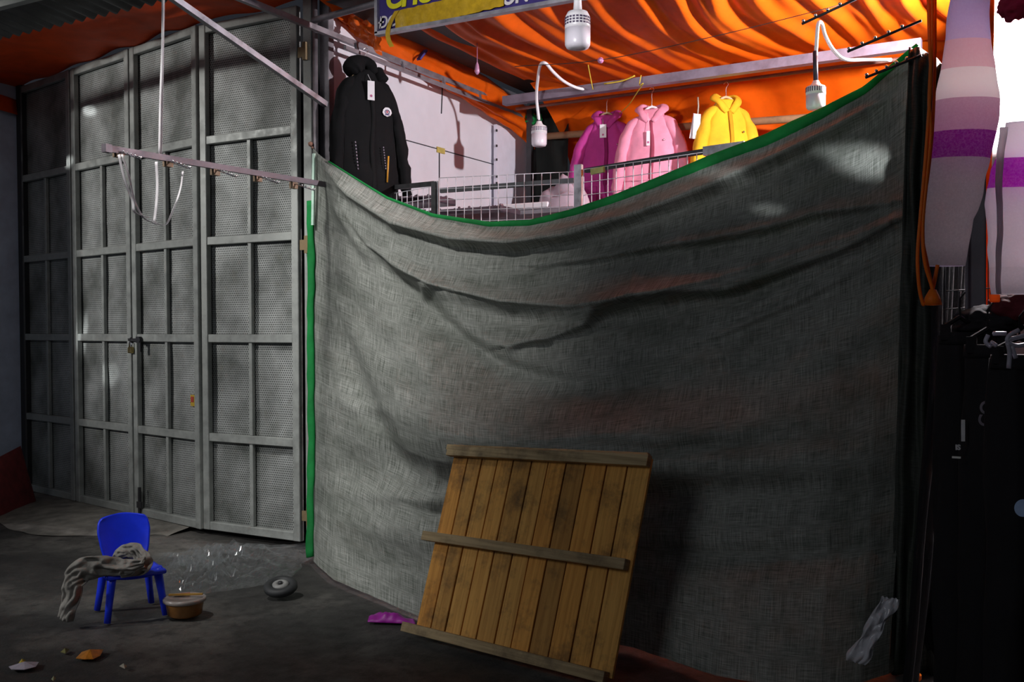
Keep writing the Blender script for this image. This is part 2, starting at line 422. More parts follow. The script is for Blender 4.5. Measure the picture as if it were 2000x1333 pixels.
# hasp on leaf 3 and padlock
bm = BM(); c = hit(276, PA, NL, 664)+NL*.055
bar(bm, c-u*.09, c+u*.09, .022, .022); box(bm, c+u*.075+V((0, 0, -.05)), (.03, .012, .09), Mx); box(bm, c+u*.055+V((0, 0, 0)), (.05, .02, .05), Mx)
ball(bm, c-u*.06, .02)
obj('latch_bolt', bm, M_dark, t)
pl = thing('padlock', 'brass and chrome padlock hanging from the gate latch', 'padlock', hit(270, PA, NL, 690)+NL*.06)
c = hit(269, PA, NL, 684)+NL*.06
bm = BM(); box(bm, c, (.055, .03, .05), Mx, .006); obj('lock_body', bm, plain('brass', (.55, .42, .18), .3, 1), pl)
bm = BM(); tube(bm, [c+u*(-.018)+V((0, 0, .02)), c+u*(-.018)+V((0, 0, .055)), c+V((0, 0, .07)), c+u*.018+V((0, 0, .055)), c+u*.018+V((0, 0, .02))], .006); obj('shackle', bm, M_chrome, pl, True)
# gate hinges, drop bolt
for (px, py) in ((596, 100), (600, 478), (604, 1010)):
    bm = BM(); c = at_y(px, py, 5.33); bar(bm, c+V((0, 0, -.06)), c+V((0, 0, .06)), .03, .03); box(bm, c+V((-.03, .01, 0)), (.08, .012, .07)); obj('hinge', bm, steel('rusty_hinge', (.3, .22, .12), .6, .4, .7), g4[0])
bm = BM(); c = hit(284, PA, NL, 985)+NL*.05; bar(bm, c+V((0, 0, -.1)), c+V((0, 0, .14)), .018, .018); box(bm, c, (.06, .02, .05), Mx); obj('drop_bolt', bm, M_dark, t)

# ------------------------------------------------------------------ posts beside the gate
def post(name, px0, px1, y, d, z1, mat, label):
    a, b = at_y(px0, 650, y), at_y(px1, 650, y)
    bm = BM(); box(bm, ((a.x+b.x)/2, y+d/2, z1/2), (b.x-a.x, d, z1), bev=.004)
    return tag(obj(name, bm, mat), label, 'post')
post('gate_jamb', 595, 611, 5.34, .05, 3.9, M_gate, 'grey square gate jamb right beside the widest leaf')
post('steel_post', 627, 645, 5.44, .06, 3.95, M_pipe, 'broad steel corner post beside the black parka')
pp = at_y(619, 650, 5.36); bm = BM(); tube(bm, [(pp.x, 5.36, 0), (pp.x, 5.36, 3.9)], .018, 12)
tag(obj('pipe_post', bm, M_pipe, smooth=True), 'thin round pipe standing between gate jamb and steel post', 'post')
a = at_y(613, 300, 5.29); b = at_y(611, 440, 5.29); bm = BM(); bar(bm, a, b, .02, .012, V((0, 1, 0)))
tag(obj('lit_edge_strip', bm, plain('lit_edge_mint', (.55, .80, .66), .4)), 'pale mint strip standing in for the lit pole edge, above the green net edge', 'strip')  # added strip; the lit edge of the pole is put into its colour

# ================================================================== FRONT STEELWORK
XB = -4.40
def yz(px, py): return at_x(px, py, XB)
bm = BM(); a = V((XB, 3.3, 3.5)); b = V((XB, 7.98, 3.5))
bar(bm, a, b, .034, .036); bar(bm, V((XB+.03, 5.46, 3.435)), b+V((.03, 0, -.065)), .026, .026)
for k in range(5): bar(bm, V((XB+.015, 5.6+.55*k, 3.5)), V((XB+.03, 5.6+.55*k, 3.435)), .02, .02)
tag(obj('steel_beam', bm, M_pipe), 'long angle-steel beam running from the street over the black parka into the stall', 'beam')
bm = BM(); bar(bm, (XB-.03, 5.33, 3.03), (XB-.03, 3.45, 3.51), .035, .035)
tag(obj('brace_bar', bm, M_galv), 'slanting grey brace bar above the gate, rising from the post', 'brace')
# display arm with hooks
arm = thing('display_arm', 'grey arm with five waterfall hooks sticking out from the post before the gate', 'rack', (XB-.02, 5.3, 2.47))
bm = BM(); bar(bm, (XB-.02, 5.33, 2.49), (XB-.02, 3.55, 2.455), .022, .030, bev=.002); box(bm, (XB-.02, 3.56, 2.455), (.035, .04, .042)); obj('bar', bm, steel('mauve_grey_steel', (.20, .175, .20), .5, .3, .5), arm)
for (px, py) in ((236, 297), (333, 316), (425, 333), (508, 346), (578, 360)):
    p = at_x(px, py, XB-.01)
    hk = BM(); q = p+V((.15, 0, -.05)); tube(hk, [p, q, q+V((.008, 0, .012))], .004, 6)
    ho = obj('hook', hk, M_chrome, arm, True)
    bm = BM()
    for k in range(5): ball(bm, p.lerp(q, .15+.2*k)+V((0, 0, .009)), .006)
    obj('bead', bm, M_chrome, ho, True)
    bm = BM(); box(bm, p+V((-.02, 0, 0)), (.03, .05, .055)); obj('bracket', bm, steel('rusty_bracket', (.30, .22, .15), .6, .4, .8), arm)
def ribbon(name, pts, w, mat, label, cat='ribbon', flat=.15, group=None, n=6):
    bm = BM(); tube(bm, catmull(pts, n), w, 6, flat=flat); return tag(obj(name, bm, mat, smooth=True), label, cat, group)
M_rib = cloth('white_ribbon', (.92, .86, .90), .6, .2)
ax = lambda px, py, dx=.03: at_x(px, py, XB+dx)
ribbon('rope', [ax(318, -60, -.02), ax(317, 80, -.02), ax(313, 200, -.02), ax(311, 302, -.02)], .008, M_rib, 'long pale rope holding up the hook arm, left strand', 'rope', .6)
ribbon('rope', [ax(321, -60, -.02), ax(319, 80, -.02), ax(317, 200, -.02), ax(315, 302, -.02)], .006, M_rib, 'long pale rope holding up the hook arm, right strand', 'rope', .6)
ribbon('ribbon', [ax(232, 302), ax(243, 350), ax(258, 390), ax(264, 415), ax(290, 425)], .011, M_rib, 'white ribbon loop hanging from the outer end of the hook arm')
ribbon('ribbon', [ax(238, 302), ax(252, 345), ax(262, 390), ax(280, 425), ax(305, 438)], .009, M_rib, 'second white ribbon hanging from the outer end of the hook arm')
ribbon('ribbon', [ax(305, 316), ax(307, 360), ax(305, 400), ax(301, 432)], .012, M_rib, 'short white ribbon hanging straight down under the rope')
ribbon('ribbon', [ax(357, 335), ax(352, 370), ax(338, 410), ax(322, 440), ax(295, 430)], .008, M_rib, 'thin white ribbon swinging from the second hook of the arm')

# ================================================================== ROOFS
bm = BM()   # corrugated eave over the gate
def f(u, v):
    x = -9.5+v*4.8; y = 2.95+u*1.5
    return V((x, y, 3.56+.15*(1-u)+.016*math.sin(x*2*math.pi/.11)))
sheet(bm, f, 6, 320); 
tag(thick(obj('corrugated_roof', bm, plain('dark_sheet_roof', (.085, .085, .09), .5, .3, .4, 4), smooth=True), .004), 'dark corrugated roof sheet above the left gate leaves', 'roof')
bm = BM(); bar(bm, (-9.5, 4.02, 3.565), (-4.4, 4.02, 3.565), .05, .04); tag(obj('purlin', bm, M_gate), 'pale roof purlin at the top left corner under the corrugated sheet', 'beam')
bm = BM()
def f(u, v):
    x = -8.6+u*4.1; yb = (5.37+.192*(-5.65-x)) if x < -5.65 else 5.37
    y = 3.7+(yb-.02-3.7)*v
    z = 3.84-.08*v+.05*math.sin(math.pi*v)*-.5+.018*nz((x*1.5, y*5, 0), 1.5)+.012*math.sin(x*9+2*nz((x, y, 1)))
    return V((x, y, z))
sheet(bm, f, 70, 24); tag(obj('gate_canopy_tarp', bm, M_tarpred, smooth=True), 'dim red-orange tarpaulin stretched over the gate below the corrugated roof', 'tarpaulin')
bm = BM()
def f(u, v): return V((-8.50+.03*math.sin(u*9)+.02*v, 4.3+1.55*u, 3.72-.1*u-(.16-.02*u)*v+.01*nz((u*6, v, 0))))
sheet(bm, f, 24, 6); tag(thick(obj('tarp_flap', bm, M_tarpred, smooth=True), .004), 'bright orange tarp flap hanging over the bluish wall at left edge', 'tarpaulin')

# stall ceiling tarp: hangs in long folds between front and rear beam
def tarp_z(x, y):
    t = (y-5.2)/2.35; q = x+.10*math.sin(y*1.3)+.10*nz((x*1.1, y*.6, 2), 1.3)
    k = (.35+.65*math.sin(math.pi*min(1, max(0, t))))
    fold = .028*math.sin(q*24+3.0*nz((q*1.4, y*.5, 5)))+.012*math.sin(q*47+y*1.8+3*nz((q, y, 2)))+.07*nz((q*2.6, y*.45, 9), 1.6)+.012*nz((q*9, y*3, 4))
    return 3.66-.03*math.sin(math.pi*min(1, max(0, t)))-.13*max(0, t)+.10*math.exp(-((x+4.12)/.4)**2)+k*fold*.9
bm = BM()
def f(u, v):
    y = 5.4+v*2.15; x = -4.12+u*3.9
    return V((x, y, tarp_z(x, y)))
sheet(bm, f, 260, 60); tag(obj('ceiling_tarp', bm, M_tarp, smooth=True), 'big orange tarpaulin ceiling of the stall, hanging in long folds', 'tarpaulin')
bm = BM()
def f(u, v):
    x = -4.05+u*3.9; z = 3.62-v*2.5; q = x+.10*nz((x, z, 3), 2)
    k = .3+.7*min(1, v*3)
    return V((x, 8.28-.75*(1-min(1, v*4))**2+k*(.035*math.sin(q*17+2.5*nz((q, z*.7, 1), 1.4))+.11*nz((q*2.4, z*.8, 6), 1.8)+.02*nz((q*8, z*3, 2)))+.1*v, z+.03*math.sin(q*8)))
sheet(bm, f, 200, 60); tag(obj('back_tarp', bm, M_tarp, smooth=True), 'orange tarpaulin hanging as the back wall behind the jackets', 'tarpaulin')
# orange tarp bundled along the top of the white wall
bm = BM()
pts = [(-4.50, 5.38, 3.86), (-4.47, 5.9, 3.72), (-4.45, 6.4, 3.64), (-4.44, 6.9, 3.58), (-4.42, 7.4, 3.52), (-4.40, 7.9, 3.44), (-4.36, 8.15, 3.34), (-4.33, 8.22, 3.2)]
P = catmull(pts, 10); rg = tube(bm, P, [(.05, .09)]*3+[(.06, .13)]*(len(P)-3), 28, upv=V((0, 0, 1)))
for i, r in enumerate(rg):
    for k, v in enumerate(r):
        v.co += (v.co-P[i]).normalized()*(.022*math.sin(k*2*math.pi/28*5+i*.09)+.02*nz(v.co, 5))
tag(obj('tarp_bundle', bm, M_tarp, smooth=True), 'rolled orange tarp running along the top of the white side wall', 'tarpaulin')
bm = BM()
def f(u, v):
    y = 5.2+u*3.0; return V((-4.32+v*.62+.02*nz((u*5, v, 0), 2), y, 3.66-.03*u+.05*v+.01*nz((u*8, v*3, 0))))
sheet(bm, f, 30, 8); tag(obj('black_roof_sheet', bm, plain('black_sheet', (.010, .010, .011), .6)), 'black roof sheet strip between orange bundle and orange ceiling', 'roof')
for (p, q, lab) in ((at_x(818, 116, -4.36), at_x(831, 99, -4.36), 'blue cloth tie on the rolled orange tarp'),):
    bm = BM(); bar(bm, p, q, .03, .012, V((0, 1, 0)), .003); tag(obj('cloth_tie', bm, cloth('blue_cloth', (.10, .08, .33))), lab, 'tie')
# loose crumpled orange end by the post
bm = BM()
def f(u, v):
    p = at_y(648+u*95, 8+u*48+v*(22+30*u), 5.62); return p+V((0, .05*nz((u*7, v*4, 2)), .03*nz((u*9, v*6, 4))))
sheet(bm, f, 26, 12); tag(obj('tarp_end', bm, plain('glossy_orange_plastic', (.85, .14, .02), .25), smooth=True), 'crumpled glossy orange tarp end beside the steel post', 'tarpaulin')

# ================================================================== STALL INSIDE
M_seam = plain('dark_gap', (.05, .05, .06), .9, bmp=0)
XI = -4.54
def wpt(px, py): return at_x(px, py, XI+.004)
for (p, q) in (((645, 233), (967, 322)), ((858, 298), (858, 420)), ((865, 150), (862, 222)), ((967, 246), (967, 420))):
    bm = BM(); a, b = wpt(*p), wpt(*q); bar(bm, a, b, .006, .008, V((1, 0, 0))); struct(obj('trim_4', bm, M_seam))
bm = BM(); a, b = wpt(853, 292), wpt(868, 296); 
bar(bm, a, b, .012, .045); tag(obj('tape', bm, plain('yellow_tape', (.55, .45, .12), .5)), 'yellow tape bit on the seam of the white wall', 'tape')
bp = thing('partition_board', 'separate white upright panel at the back end of the white wall', 'board', (XI+.05, 7.95, 0))
a, b = at_x(968, 300, XI+.05), at_x(1030, 300, XI+.05)
bm = BM(); prism(bm, [(XI+.03, a.y, 1.2), (XI+.03, b.y, 1.2), (XI+.03, b.y, at_x(1030, 270, XI+.05).z), (XI+.03, a.y, at_x(968, 243, XI+.05).z)], (.03, 0, 0)); obj('board', bm, plain('white_board', (.78, .78, .88), .45, 0, .04, bmp=0), bp)
for py in (255, 285, 312, 345, 358): bm = BM(); p = at_x(970, py, XI+.066); box(bm, p, (.01, .015, .02)); obj('screw', bm, M_dark, bp)
# dark sheet behind, at the far left corner
bm = BM()
def f(u, v): p = at_y(1034+u*85, 205+v*260, 8.15); return p+V((0, .08*nz((u*4, v*3, 1))-.1*u, 0))
sheet(bm, f, 14, 20); tag(obj('dark_sheet', bm, cloth('black_green_sheet', (.012, .016, .013), .6), smooth=True), 'black plastic sheet hanging in the back corner beside the white panel', 'sheet')
bm = BM()
def f(u, v): p = at_y(1018+u*40, 224+v*18, 8.0); return p+V((0, .05*nz((u*5, v*3, 1)), .03*nz((u*6, v, 3))))
sheet(bm, f, 10, 6); tag(obj('green_cloth', bm, M_hem, smooth=True), 'green cloth bit poking out at the far end of the beam', 'cloth')
bm = BM(); a, b = at_y(1034, 450, 8.0), at_y(1036, 215, 8.0); bar(bm, a, b, .05, .05, V((0, 1, 0))); tag(obj('back_post', bm, M_dark), 'dark back post next to the white panel', 'post')
# beams and rods parallel to the front
def rod(name, p, q, r, mat, label, cat='rod', y=None, square=False):
    bm = BM()
    if square: bar(bm, p, q, r*2, r*2)
    else: tube(bm, [V(p).lerp(V(q), k/8) for k in range(9)], r, 10)
    return tag(obj(name, bm, mat, smooth=not square), label, cat)
rod('rear_beam', at_y(985, 198, 7.1), at_y(1800, 86, 7.1), .034, steel('mauve_beam', (.26, .22, .28), .5, .4, .4), 'grey square beam crossing under the orange ceiling', 'beam', square=True)
RODA, RODB = at_y(1008, 213, 7.72), at_y(1775, 113, 7.72)
rod('hanging_rod', RODA, RODB, .014, M_rust, 'thin rusty rod that carries the bright jackets')
bpA, bpB = at_y(1060, 267, 7.98), at_y(1720, 220, 7.86)
rod('bamboo_pole', bpA, bpB, .03, wood('bamboo', ((.20, .12, .07), (.34, .22, .13))), 'brown pole behind the jackets against the back tarp', 'pole')
rod('sign_pipe', at_y(612, 40, 5.32), at_y(800, -11, 5.32), .022, M_pipe, 'grey pipe from the post to behind the shop sign', 'pipe')

# ------------------------------------------------------------------ shop sign
sg = thing('shop_sign', 'dark blue shop sign with yellow and white letters and a pasted-over line', 'sign', (-2.6, 5.2, 3.41))
YS = 5.20; SX0, SZ0 = at_y(738, 67, YS).x, at_y(738, 67, YS).z
bm = BM(); box(bm, (SX0+1.3, YS+.02, SZ0+.42), (2.6, .03, .84)); obj('board', bm, plain('navy_print', (.045, .03, .17), .4, 0, .1, bmp=0), sg)
bm = BM()
for (c, s) in (((SX0+1.3, YS, SZ0), (2.62, .045, .022)), ((SX0+1.3, YS, SZ0+.84), (2.62, .045, .022)), ((SX0, YS, SZ0+.42), (.022, .045, .84)), ((SX0+2.6, YS, SZ0+.42), (.022, .045, .84))): box(bm, c, s)
obj('sign_frame', bm, M_galv, sg)
M_yel = plain('yellow_letter', (.75, .70, .02), .4, 0, .05, bmp=0); M_wl = plain('white_letter', (.75, .7, .72), .4, 0, .05, bmp=0)
def lettering(s, px, py, size, mat, shear=.12, space=1.0, bold=.004):
    p = at_y(px, py, YS-.004); obj('lettering', text_mesh(s, size, basis(p, (1, 0, 0), (0, 0, 1)), .002, shear, space, bold), mat, sg)
lettering('CHUYÊN', 753, 18, .175, M_yel, bold=.007, space=.95)
lettering('ĐC', 739, 56, .098, M_wl, bold=.0018, space=.92)
lettering('CHỢ HẠNH SƠN', 792, 45, .118, M_wl, bold=.004, space=.95)
lettering(', H', 977, 3, .118, M_wl, bold=.004)
bm = BM()
a0, a1 = at_y(773, 43, YS-.012), at_y(985, -8, YS-.012)
def f(u, v):
    p = a0.lerp(a1, u); return p+V((0, -.006-.006*nz((u*14, v*2, 0)), (-.065+.13*v)*(1-.1*u)+.006*nz((u*20, v, 3))))
sheet(bm, f, 50, 5)
def f(u, v):
    p = a0+V((-.02, -.008, .065)); return p+V((.02+.035*u-.07*math.sin(v*2.6), -.004-.004*v, -.22*v))
sheet(bm, f, 4, 14)
obj('yellow_tape', bm, plain('mustard_tape', (.50, .31, .015), .35, 0, .2, 30, .2), sg, True)

# ------------------------------------------------------------------ LED bulbs
def cable(bm, pts, r): tube(bm, catmull(pts, 6), r, 8)
M_led = plain('frosted_diffuser', (.74, .70, .76), .3, 0, .02, bmp=0)
M_slot = plain('dark_vent', (.06, .04, .09), .6, bmp=0)
def bulb(px, ptop, pbot, pw, y, label, vents, cab, sleeve=None):
    a = at_y(px, ptop, y); b = at_y(px, pbot, y); s = (a-EYE).dot(FW); R = pw/2/FPX*s; H = a.z-b.z
    t = thing('led_bulb', label, 'light bulb', b, 'unlit bulbs hanging in the stall')
    T = Matrix.Translation(b)
    bm = BM(); lathe(bm, [(R*.55, 0), (R*.86, H*.03), (R*.98, H*.10), (R, H*.2), (R, H*.52), (.0, H*.52)], T, 28); obj('diffuser', bm, M_led, t, True)
    bm = BM()
    if vents: lathe(bm, [(R*1.0, H*.52), (R*1.0, H*.62), (R*.96, H*.85), (R*.78, H*.97), (R*.35, H*1.0), (R*.30, H*1.25), (R*.30, H*1.45)], T, 28)
    else: lathe(bm, [(R*1.03, H*.52), (R*1.03, H*.72), (R*.95, H*.80), (R*.55, H*.86), (R*.4, H*.93), (R*.32, H*1.0)], T, 28)
    ho = obj('housing', bm, M_white, t, True)
    bm = BM()
    n = 22 if vents else 26
    for k in range(n):
        an = 2*math.pi*k/n; d = V((math.cos(an), math.sin(an), 0)); Mz = Matrix.Rotation(an, 3, 'Z')
        if vents:
            for j in range(3): box(bm, b+d*R*.975+V((0, 0, H*(.64+.075*j))), (R*.06, R*.19, H*.045), Mz)
        else: box(bm, b+d*R*1.02+V((0, 0, H*.68)), (R*.05, R*.1, H*.16), Mz)
    obj('vent_slot', bm, M_slot, ho)
    bm = BM(); top = b+V((0, 0, H*(1.4 if vents else .98)))
    pts = [top]+[at_y(*c, y+dy) for (c, dy) in cab]; cable(bm, pts, R*.2 if not vents else R*.28); obj('cable', bm, M_white, t, True)
    if sleeve:
        bm = BM(); tube(bm, [top-V((0, 0, R*.2)), at_y(sleeve[0], sleeve[1], y)], R*.26, 8); obj('black_sleeve', bm, plain('black_rubber', (.03, .025, .04), .5), t, True)
    return t
bulb(1053, 237, 287, 30, 6.96, 'smallest unlit white bulb on a bent white cable, nearest the white wall', False,
     [((1048, 190), -.05), ((1051, 150), -.2), ((1056, 126), -.32), ((1066, 124), -.34), ((1080, 140), -.25), ((1100, 158), -.1), ((1125, 171), .05), ((1150, 176), .15)], (1050, 207))
bulb(1128, 22, 96, 50, 4.35, 'large unlit bulb with vented collar in front of the orange ceiling', True, [((1127, -25), 0), ((1127, -80), 0)])
bulb(1593, 158, 215, 37, 5.5, 'unlit white bulb hanging above the net at right', False,
     [((1593, 120), 0), ((1595, 80), 0), ((1598, 47), 0), ((1605, 46), .05), ((1612, 70), .1), ((1628, 98), .15), ((1650, 116), .2), ((1690, 117), .3), ((1740, 117), .4)], (1592, 100))

# ------------------------------------------------------------------ hooks, wires and strings near the top
def beadhook(p0, p1, y0, y1, lab, n=5):
    t = thing('waterfall_hook', lab, 'hook', at_y(*p0, y0), 'beaded display hooks under the canopy')
    a, b = at_y(*p0, y0), at_y(*p1, y1); bm = BM(); tube(bm, [a, b], .007, 8); obj('rod', bm, M_dark, t, True)
    bm = BM()
    for k in range(n): ball(bm, a.lerp(b, .02+k*.9/n)+V((0, 0, .014)), .009)
    obj('bead', bm, M_chrome, t, True)
beadhook((1566, 47), (1700, -15), 5.2, 5.2, 'beaded rod from which the right bulb hangs')
beadhook((1655, 101), (1800, 40), 5.25, 5.25, 'beaded rod below the first, above the net corner')
beadhook((1690, 152), (1800, 108), 5.22, 5.22, 'lowest beaded rod, poking over the net corner')
M_yarn = cloth('yellow_string', (.60, .45, .05))
def string(pts, r, mat, lab, cat='string'): 
    bm = BM(); tube(bm, catmull([at_y(*p) for p in pts], 5), r, 5); return tag(obj('string', bm, mat, smooth=True), lab, cat)
string([(1142, 95, 7.0), (1147, 118, 7.0), (1153, 150, 7.0), (1158, 175, 7.05)], .004, M_yarn, 'thin yellow string dropping behind the large vented bulb')
string([(1180, 164, 7.03), (1215, 158, 7.03), (1240, 148, 7.03)], .006, M_yarn, 'bright yellow string lying along the grey beam')
string([(1252, 147, 7.02), (1249, 166, 7.0), (1256, 163, 7.0), (1245, 180, 7.1), (1228, 205, 7.4), (1210, 222, 7.7)], .004, M_yarn, 'yellow string tied round the beam and running down to the rod')
string([(1005, 130, 5.9), (1175, 117, 5.9), (1400, 70, 5.9), (1640, 10, 5.9)], .0025, M_dark, 'thin dark wire strung under the ceiling tarp', 'wire')
bm = BM(); ball(bm, at_y(1173, 118, 5.9), .02, 12); obj('pink_clip', bm, plain('pink_clip_plastic', (.5, .2, .4), .3), bpy.data.objects['string.003'] if 'string.003' in bpy.data.objects else None)
bm = BM(); a = at_y(932, 140, 6.3); tube(bm, [V((a.x, a.y, 3.70)), a+V((0, 0, .07)), a+V((0, 0, .05)), a, a-V((0, 0, .02))], [.003, .003, .012, .02, .008], 8); tag(obj('plastic_hook', bm, plain('pink_hook', (.5, .25, .4), .3), smooth=True), 'small pink plastic hook under the black roof sheet', 'hook')

# ------------------------------------------------------------------ garments
def loft(bm, secs, seg=40, nv=None, fold=.012, seed=0, sup=2.6, cap=True):
    """secs: (z, half width, half depth, x shift, y shift)"""
    zs = [s[0] for s in secs]; n = nv or 40; rings = []
    for i in range(n+1):
        z = zs[0]+(zs[-1]-zs[0])*i/n; col = []
        g = [interp(sorted([(s[0], s[j]) for s in secs]), z) for j in range(1, 5)]
        for k in range(seg):
            a = 2*math.pi*k/seg; c, s = math.cos(a), math.sin(a)
            x = g[0]*math.copysign(abs(c)**(2/sup), c)+g[2]; y = g[1]*math.copysign(abs(s)**(2/sup), s)+g[3]
            d = fold*(nz((x*3, s, z*1.5), 2.2, seed)+.6*nz((x*9, s*2, z*2.2), 1.5, seed+3))
            p = V((x, y, z)); q = V((c, s, 0)); col.append(bm.verts.new(p+q*d))
        rings.append(col)
    lay = bm.loops.layers.uv.verify()
    for i in range(n):
        for k in range(seg):
            f = bm.faces.new((rings[i][k], rings[i][(k+1) % seg], rings[i+1][(k+1) % seg], rings[i+1][k]))
            for l, (a, b) in zip(f.loops, ((k, i), (k+1, i), (k+1, i+1), (k, i+1))): l[lay].uv = (a/seg, b/n)
    if cap: bm.faces.new(rings[0][::-1]); bm.faces.new(rings[-1])
    return rings
def xf(bm, M): bmesh.ops.transform(bm, matrix=M, verts=bm.verts); bmesh.ops.recalc_face_normals(bm, faces=bm.faces); return bm
def hanger(M, mat, label, rise=.12, group=None):
    t = thing('clothes_hanger', label, 'hanger', M @ V((0, 0, 0)), group)
    bm = BM(); pts = [(-.10, 0, -.075), (-.07, 0, -.035), (-.035, 0, .0), (0, 0, .012), (.035, 0, .0), (.07, 0, -.035), (.10, 0, -.075)]
    tube(bm, catmull(pts, 4), (.016, .010) and .015, 8, flat=.7); obj('shoulder_bar', xf(bm, M), mat, t, True)
    bm = BM(); tube(bm, catmull([(0, 0, .01), (0, 0, rise*.5), (0, 0, rise-.02), (.018, 0, rise+.012), (0.002, 0, rise+.03), (-.02, 0, rise+.012)], 4), .003, 6); obj('wire_hook', xf(bm, M), M_chrome, t, True)
def jacket(M, mat, dmat, label, W=.25, Lg=.75, hood='open', sl=(.0, .0), seed=1, tagpos=(.02, -.16), tagsz=(.05, .1), slen=.55, dep=.09, trim=True, bw=1.0):
    W0 = W; W = W*bw
    t = thing('jacket', label, 'jacket', M @ V((0, 0, -Lg)))
    bm = BM(); loft(bm, [(-Lg, W*1.04, dep*1.1, 0, 0), (-Lg*.72, W*1.02, dep*1.12, 0, 0), (-Lg*.66, W*.97, dep*1.0, 0, 0), (-.30, W*.95, dep, 0, 0), (-.19, W*.88, dep*.9, 0, 0), (-.13, W*.74, dep*.78, 0, 0), (-.075, W*.54, dep*.64, 0, 0), (-.035, W*.38, dep*.55, 0, 0), (-.012, W*.30, dep*.48, 0, 0)], 64, 60, .016, seed)
    obj('body', xf(bm, M), mat, t, True)
    W = W0
    for s in (-1, 1):
        bm = BM(); k = sl[0 if s < 0 else 1]
        pts = catmull([(s*W*.40, 0, -.085), (s*W*.68, 0, -.15), (s*(W*.98+k*.25), -.005, -.15-slen*.28), (s*(W*1.2+k*.7), -.02, -.15-slen*.65), (s*(W*1.3+k), -.03, -.15-slen)], 8)
        n = len(pts); rr = [interp([(0, .045), (.2, .066), (.45, .072), (.8, .062), (.93, .060), (.96, .044), (1, .046)], i/(n-1)) for i in range(n)]
        rg = tube(bm, pts, rr, 20, flat=.8)
        for i, r in enumerate(rg):
            for v in r: v.co += (v.co-pts[i])*(.16*nz(v.co, 8, seed)+.22*(.5-abs(nz((v.co.x*10, v.co.y*14, v.co.z*9+seed), 1.0))*2)*min(1, i/8))
        obj('sleeve', xf(bm, M), mat, t, True)
    # hood lying behind the neck, with the collar standing round it
    bm = BM(); hw = W*.46
    if hood == 'open':
        for s in (-1, 1):
            pts = catmull([(0, .075, .018), (s*hw*.75, .05, .024), (s*hw*1.0, -.005, -.002), (s*hw*.72, -.055, -.045), (s*.014, -dep*.8, -.12)], 6)
            rg = tube(bm, pts, [.022+.012*math.sin(math.pi*i/(len(pts)-1)) for i in range(len(pts))], 12, flat=.55)
    else:
        rg = tube(bm, catmull([(-hw*1.25, 0, -.035), (-hw*.95, .01, .0), (-hw*.2, .02, .045), (hw*.35, .0, .03), (hw*.5, -.04, -.03)], 6), [.05, .055, .06, .065, .07, .075, .08, .08, .078, .075, .07, .068, .065, .06, .058, .055, .052, .05, .05, .048, .045, .04, .04, .035, .03][:25], 14, flat=.9)
        rg2 = tube(bm, catmull([(hw*.95, 0, -.0), (hw*1.05, -.02, -.035), (hw*1.2, -.04, -.075)], 5), .042, 12)
    for v in bm.verts: v.co += V((nz(v.co, 14, 1), nz(v.co, 14, 2), nz(v.co, 14, 3)))*.008
    obj('hood', xf(bm, M), mat, t, True)
    # front placket, pocket flaps, waist seam
    def front(x, z, o=.006): return V((x, -interp([(-Lg, dep*1.1), (-.30, dep), (-.19, dep*.9), (-.13, dep*.78), (-.075, dep*.64), (-.035, dep*.55)], z)*(1-abs(x/W)**2.6)**(1/2.6)-o, z))
    bm = BM(); tube(bm, [front(.012+.006*math.sin(z*14), z, .004) for z in [-.1-(Lg-.12)*k/24 for k in range(25)]], .016, 6, flat=.35, upv=V((0, -1, 0))); obj('zip_placket', xf(bm, M), dmat, t, True)
    if trim:
        for s in (-1, 1):
            bm = BM(); sheet(bm, lambda u, v: front(s*(.06+.10*u), -Lg*.66-.05-.13*v, .008+.006*math.sin(math.pi*u)*math.sin(math.pi*v)), 8, 8); thick(obj('pocket', xf(bm, M), mat, t, True), .004)
        bm = BM(); tube(bm, [front(-W*.9+W*1.8*k/20, -Lg*.66, .002) for k in range(21)], .006, 6); obj('waist_seam', xf(bm, M), mat, t, True)
        for (x, z) in ((.045, -.065), (-.035, -.075), (.11, -.27)): bm = BM(); p = front(x, z, .012); bmesh.ops.create_icosphere(bm, subdivisions=2, radius=.008, matrix=Matrix.Translation(p)); obj('snap_button', xf(bm, M), M_chrome, t, True)
    if tagpos:
        bm = BM(); p = front(tagpos[0], tagpos[1], .034); box(bm, p+V((0, 0, -tagsz[1]/2)), (tagsz[0], .003, tagsz[1])); tg = obj('price_tag', xf(bm, M), M_paper, t)
        bm = BM(); tube(bm, [front(tagpos[0]-.01, -.05, .012), p], .0015, 5); obj('tag_string', xf(bm, M), M_paper, t)
        bm = BM(); bmesh.ops.create_circle(bm, cap_ends=True, radius=.009, segments=14, matrix=Matrix.Translation(p+V((0, -.003, -tagsz[1]*.78))) @ Matrix.Rotation(math.pi/2, 4, 'X')); obj('tag_seal', xf(bm, M), plain('pink_seal', (.5, .1, .25), .5), tg)
    return t, front
def place(p, rz): return Matrix.Translation(p) @ Matrix.Rotation(rz, 4, 'Z')
M_mag = cloth('magenta_cloth', (.46, .045, .26)); M_magd = cloth('dark_magenta', (.22, .01, .10))
M_pink = cloth('pink_cloth', (.80, .30, .42)); M_pinkd = cloth('deep_pink', (.30, .05, .09))
M_ylw = cloth('yellow_cloth', (.80, .45, .02)); M_ylwd = cloth('dark_yellow', (.55, .28, .01))
M_hw = wood('hanger_wood', ((.50, .32, .16), (.68, .48, .28)), dirt=.1)
p = at_y(1185, 224, 7.80); Mm = place(p, math.radians(12)); jacket(Mm, M_mag, M_magd, 'magenta hooded jacket, leftmost of the three bright jackets', .215, .85, sl=(.03, -.04), seed=2, tagpos=(-.01, -.10), tagsz=(.055, .11)); hanger(place(p, math.radians(12)), M_hw, 'wooden hanger holding the magenta jacket', RODA.lerp(RODB, .2).z-p.z)
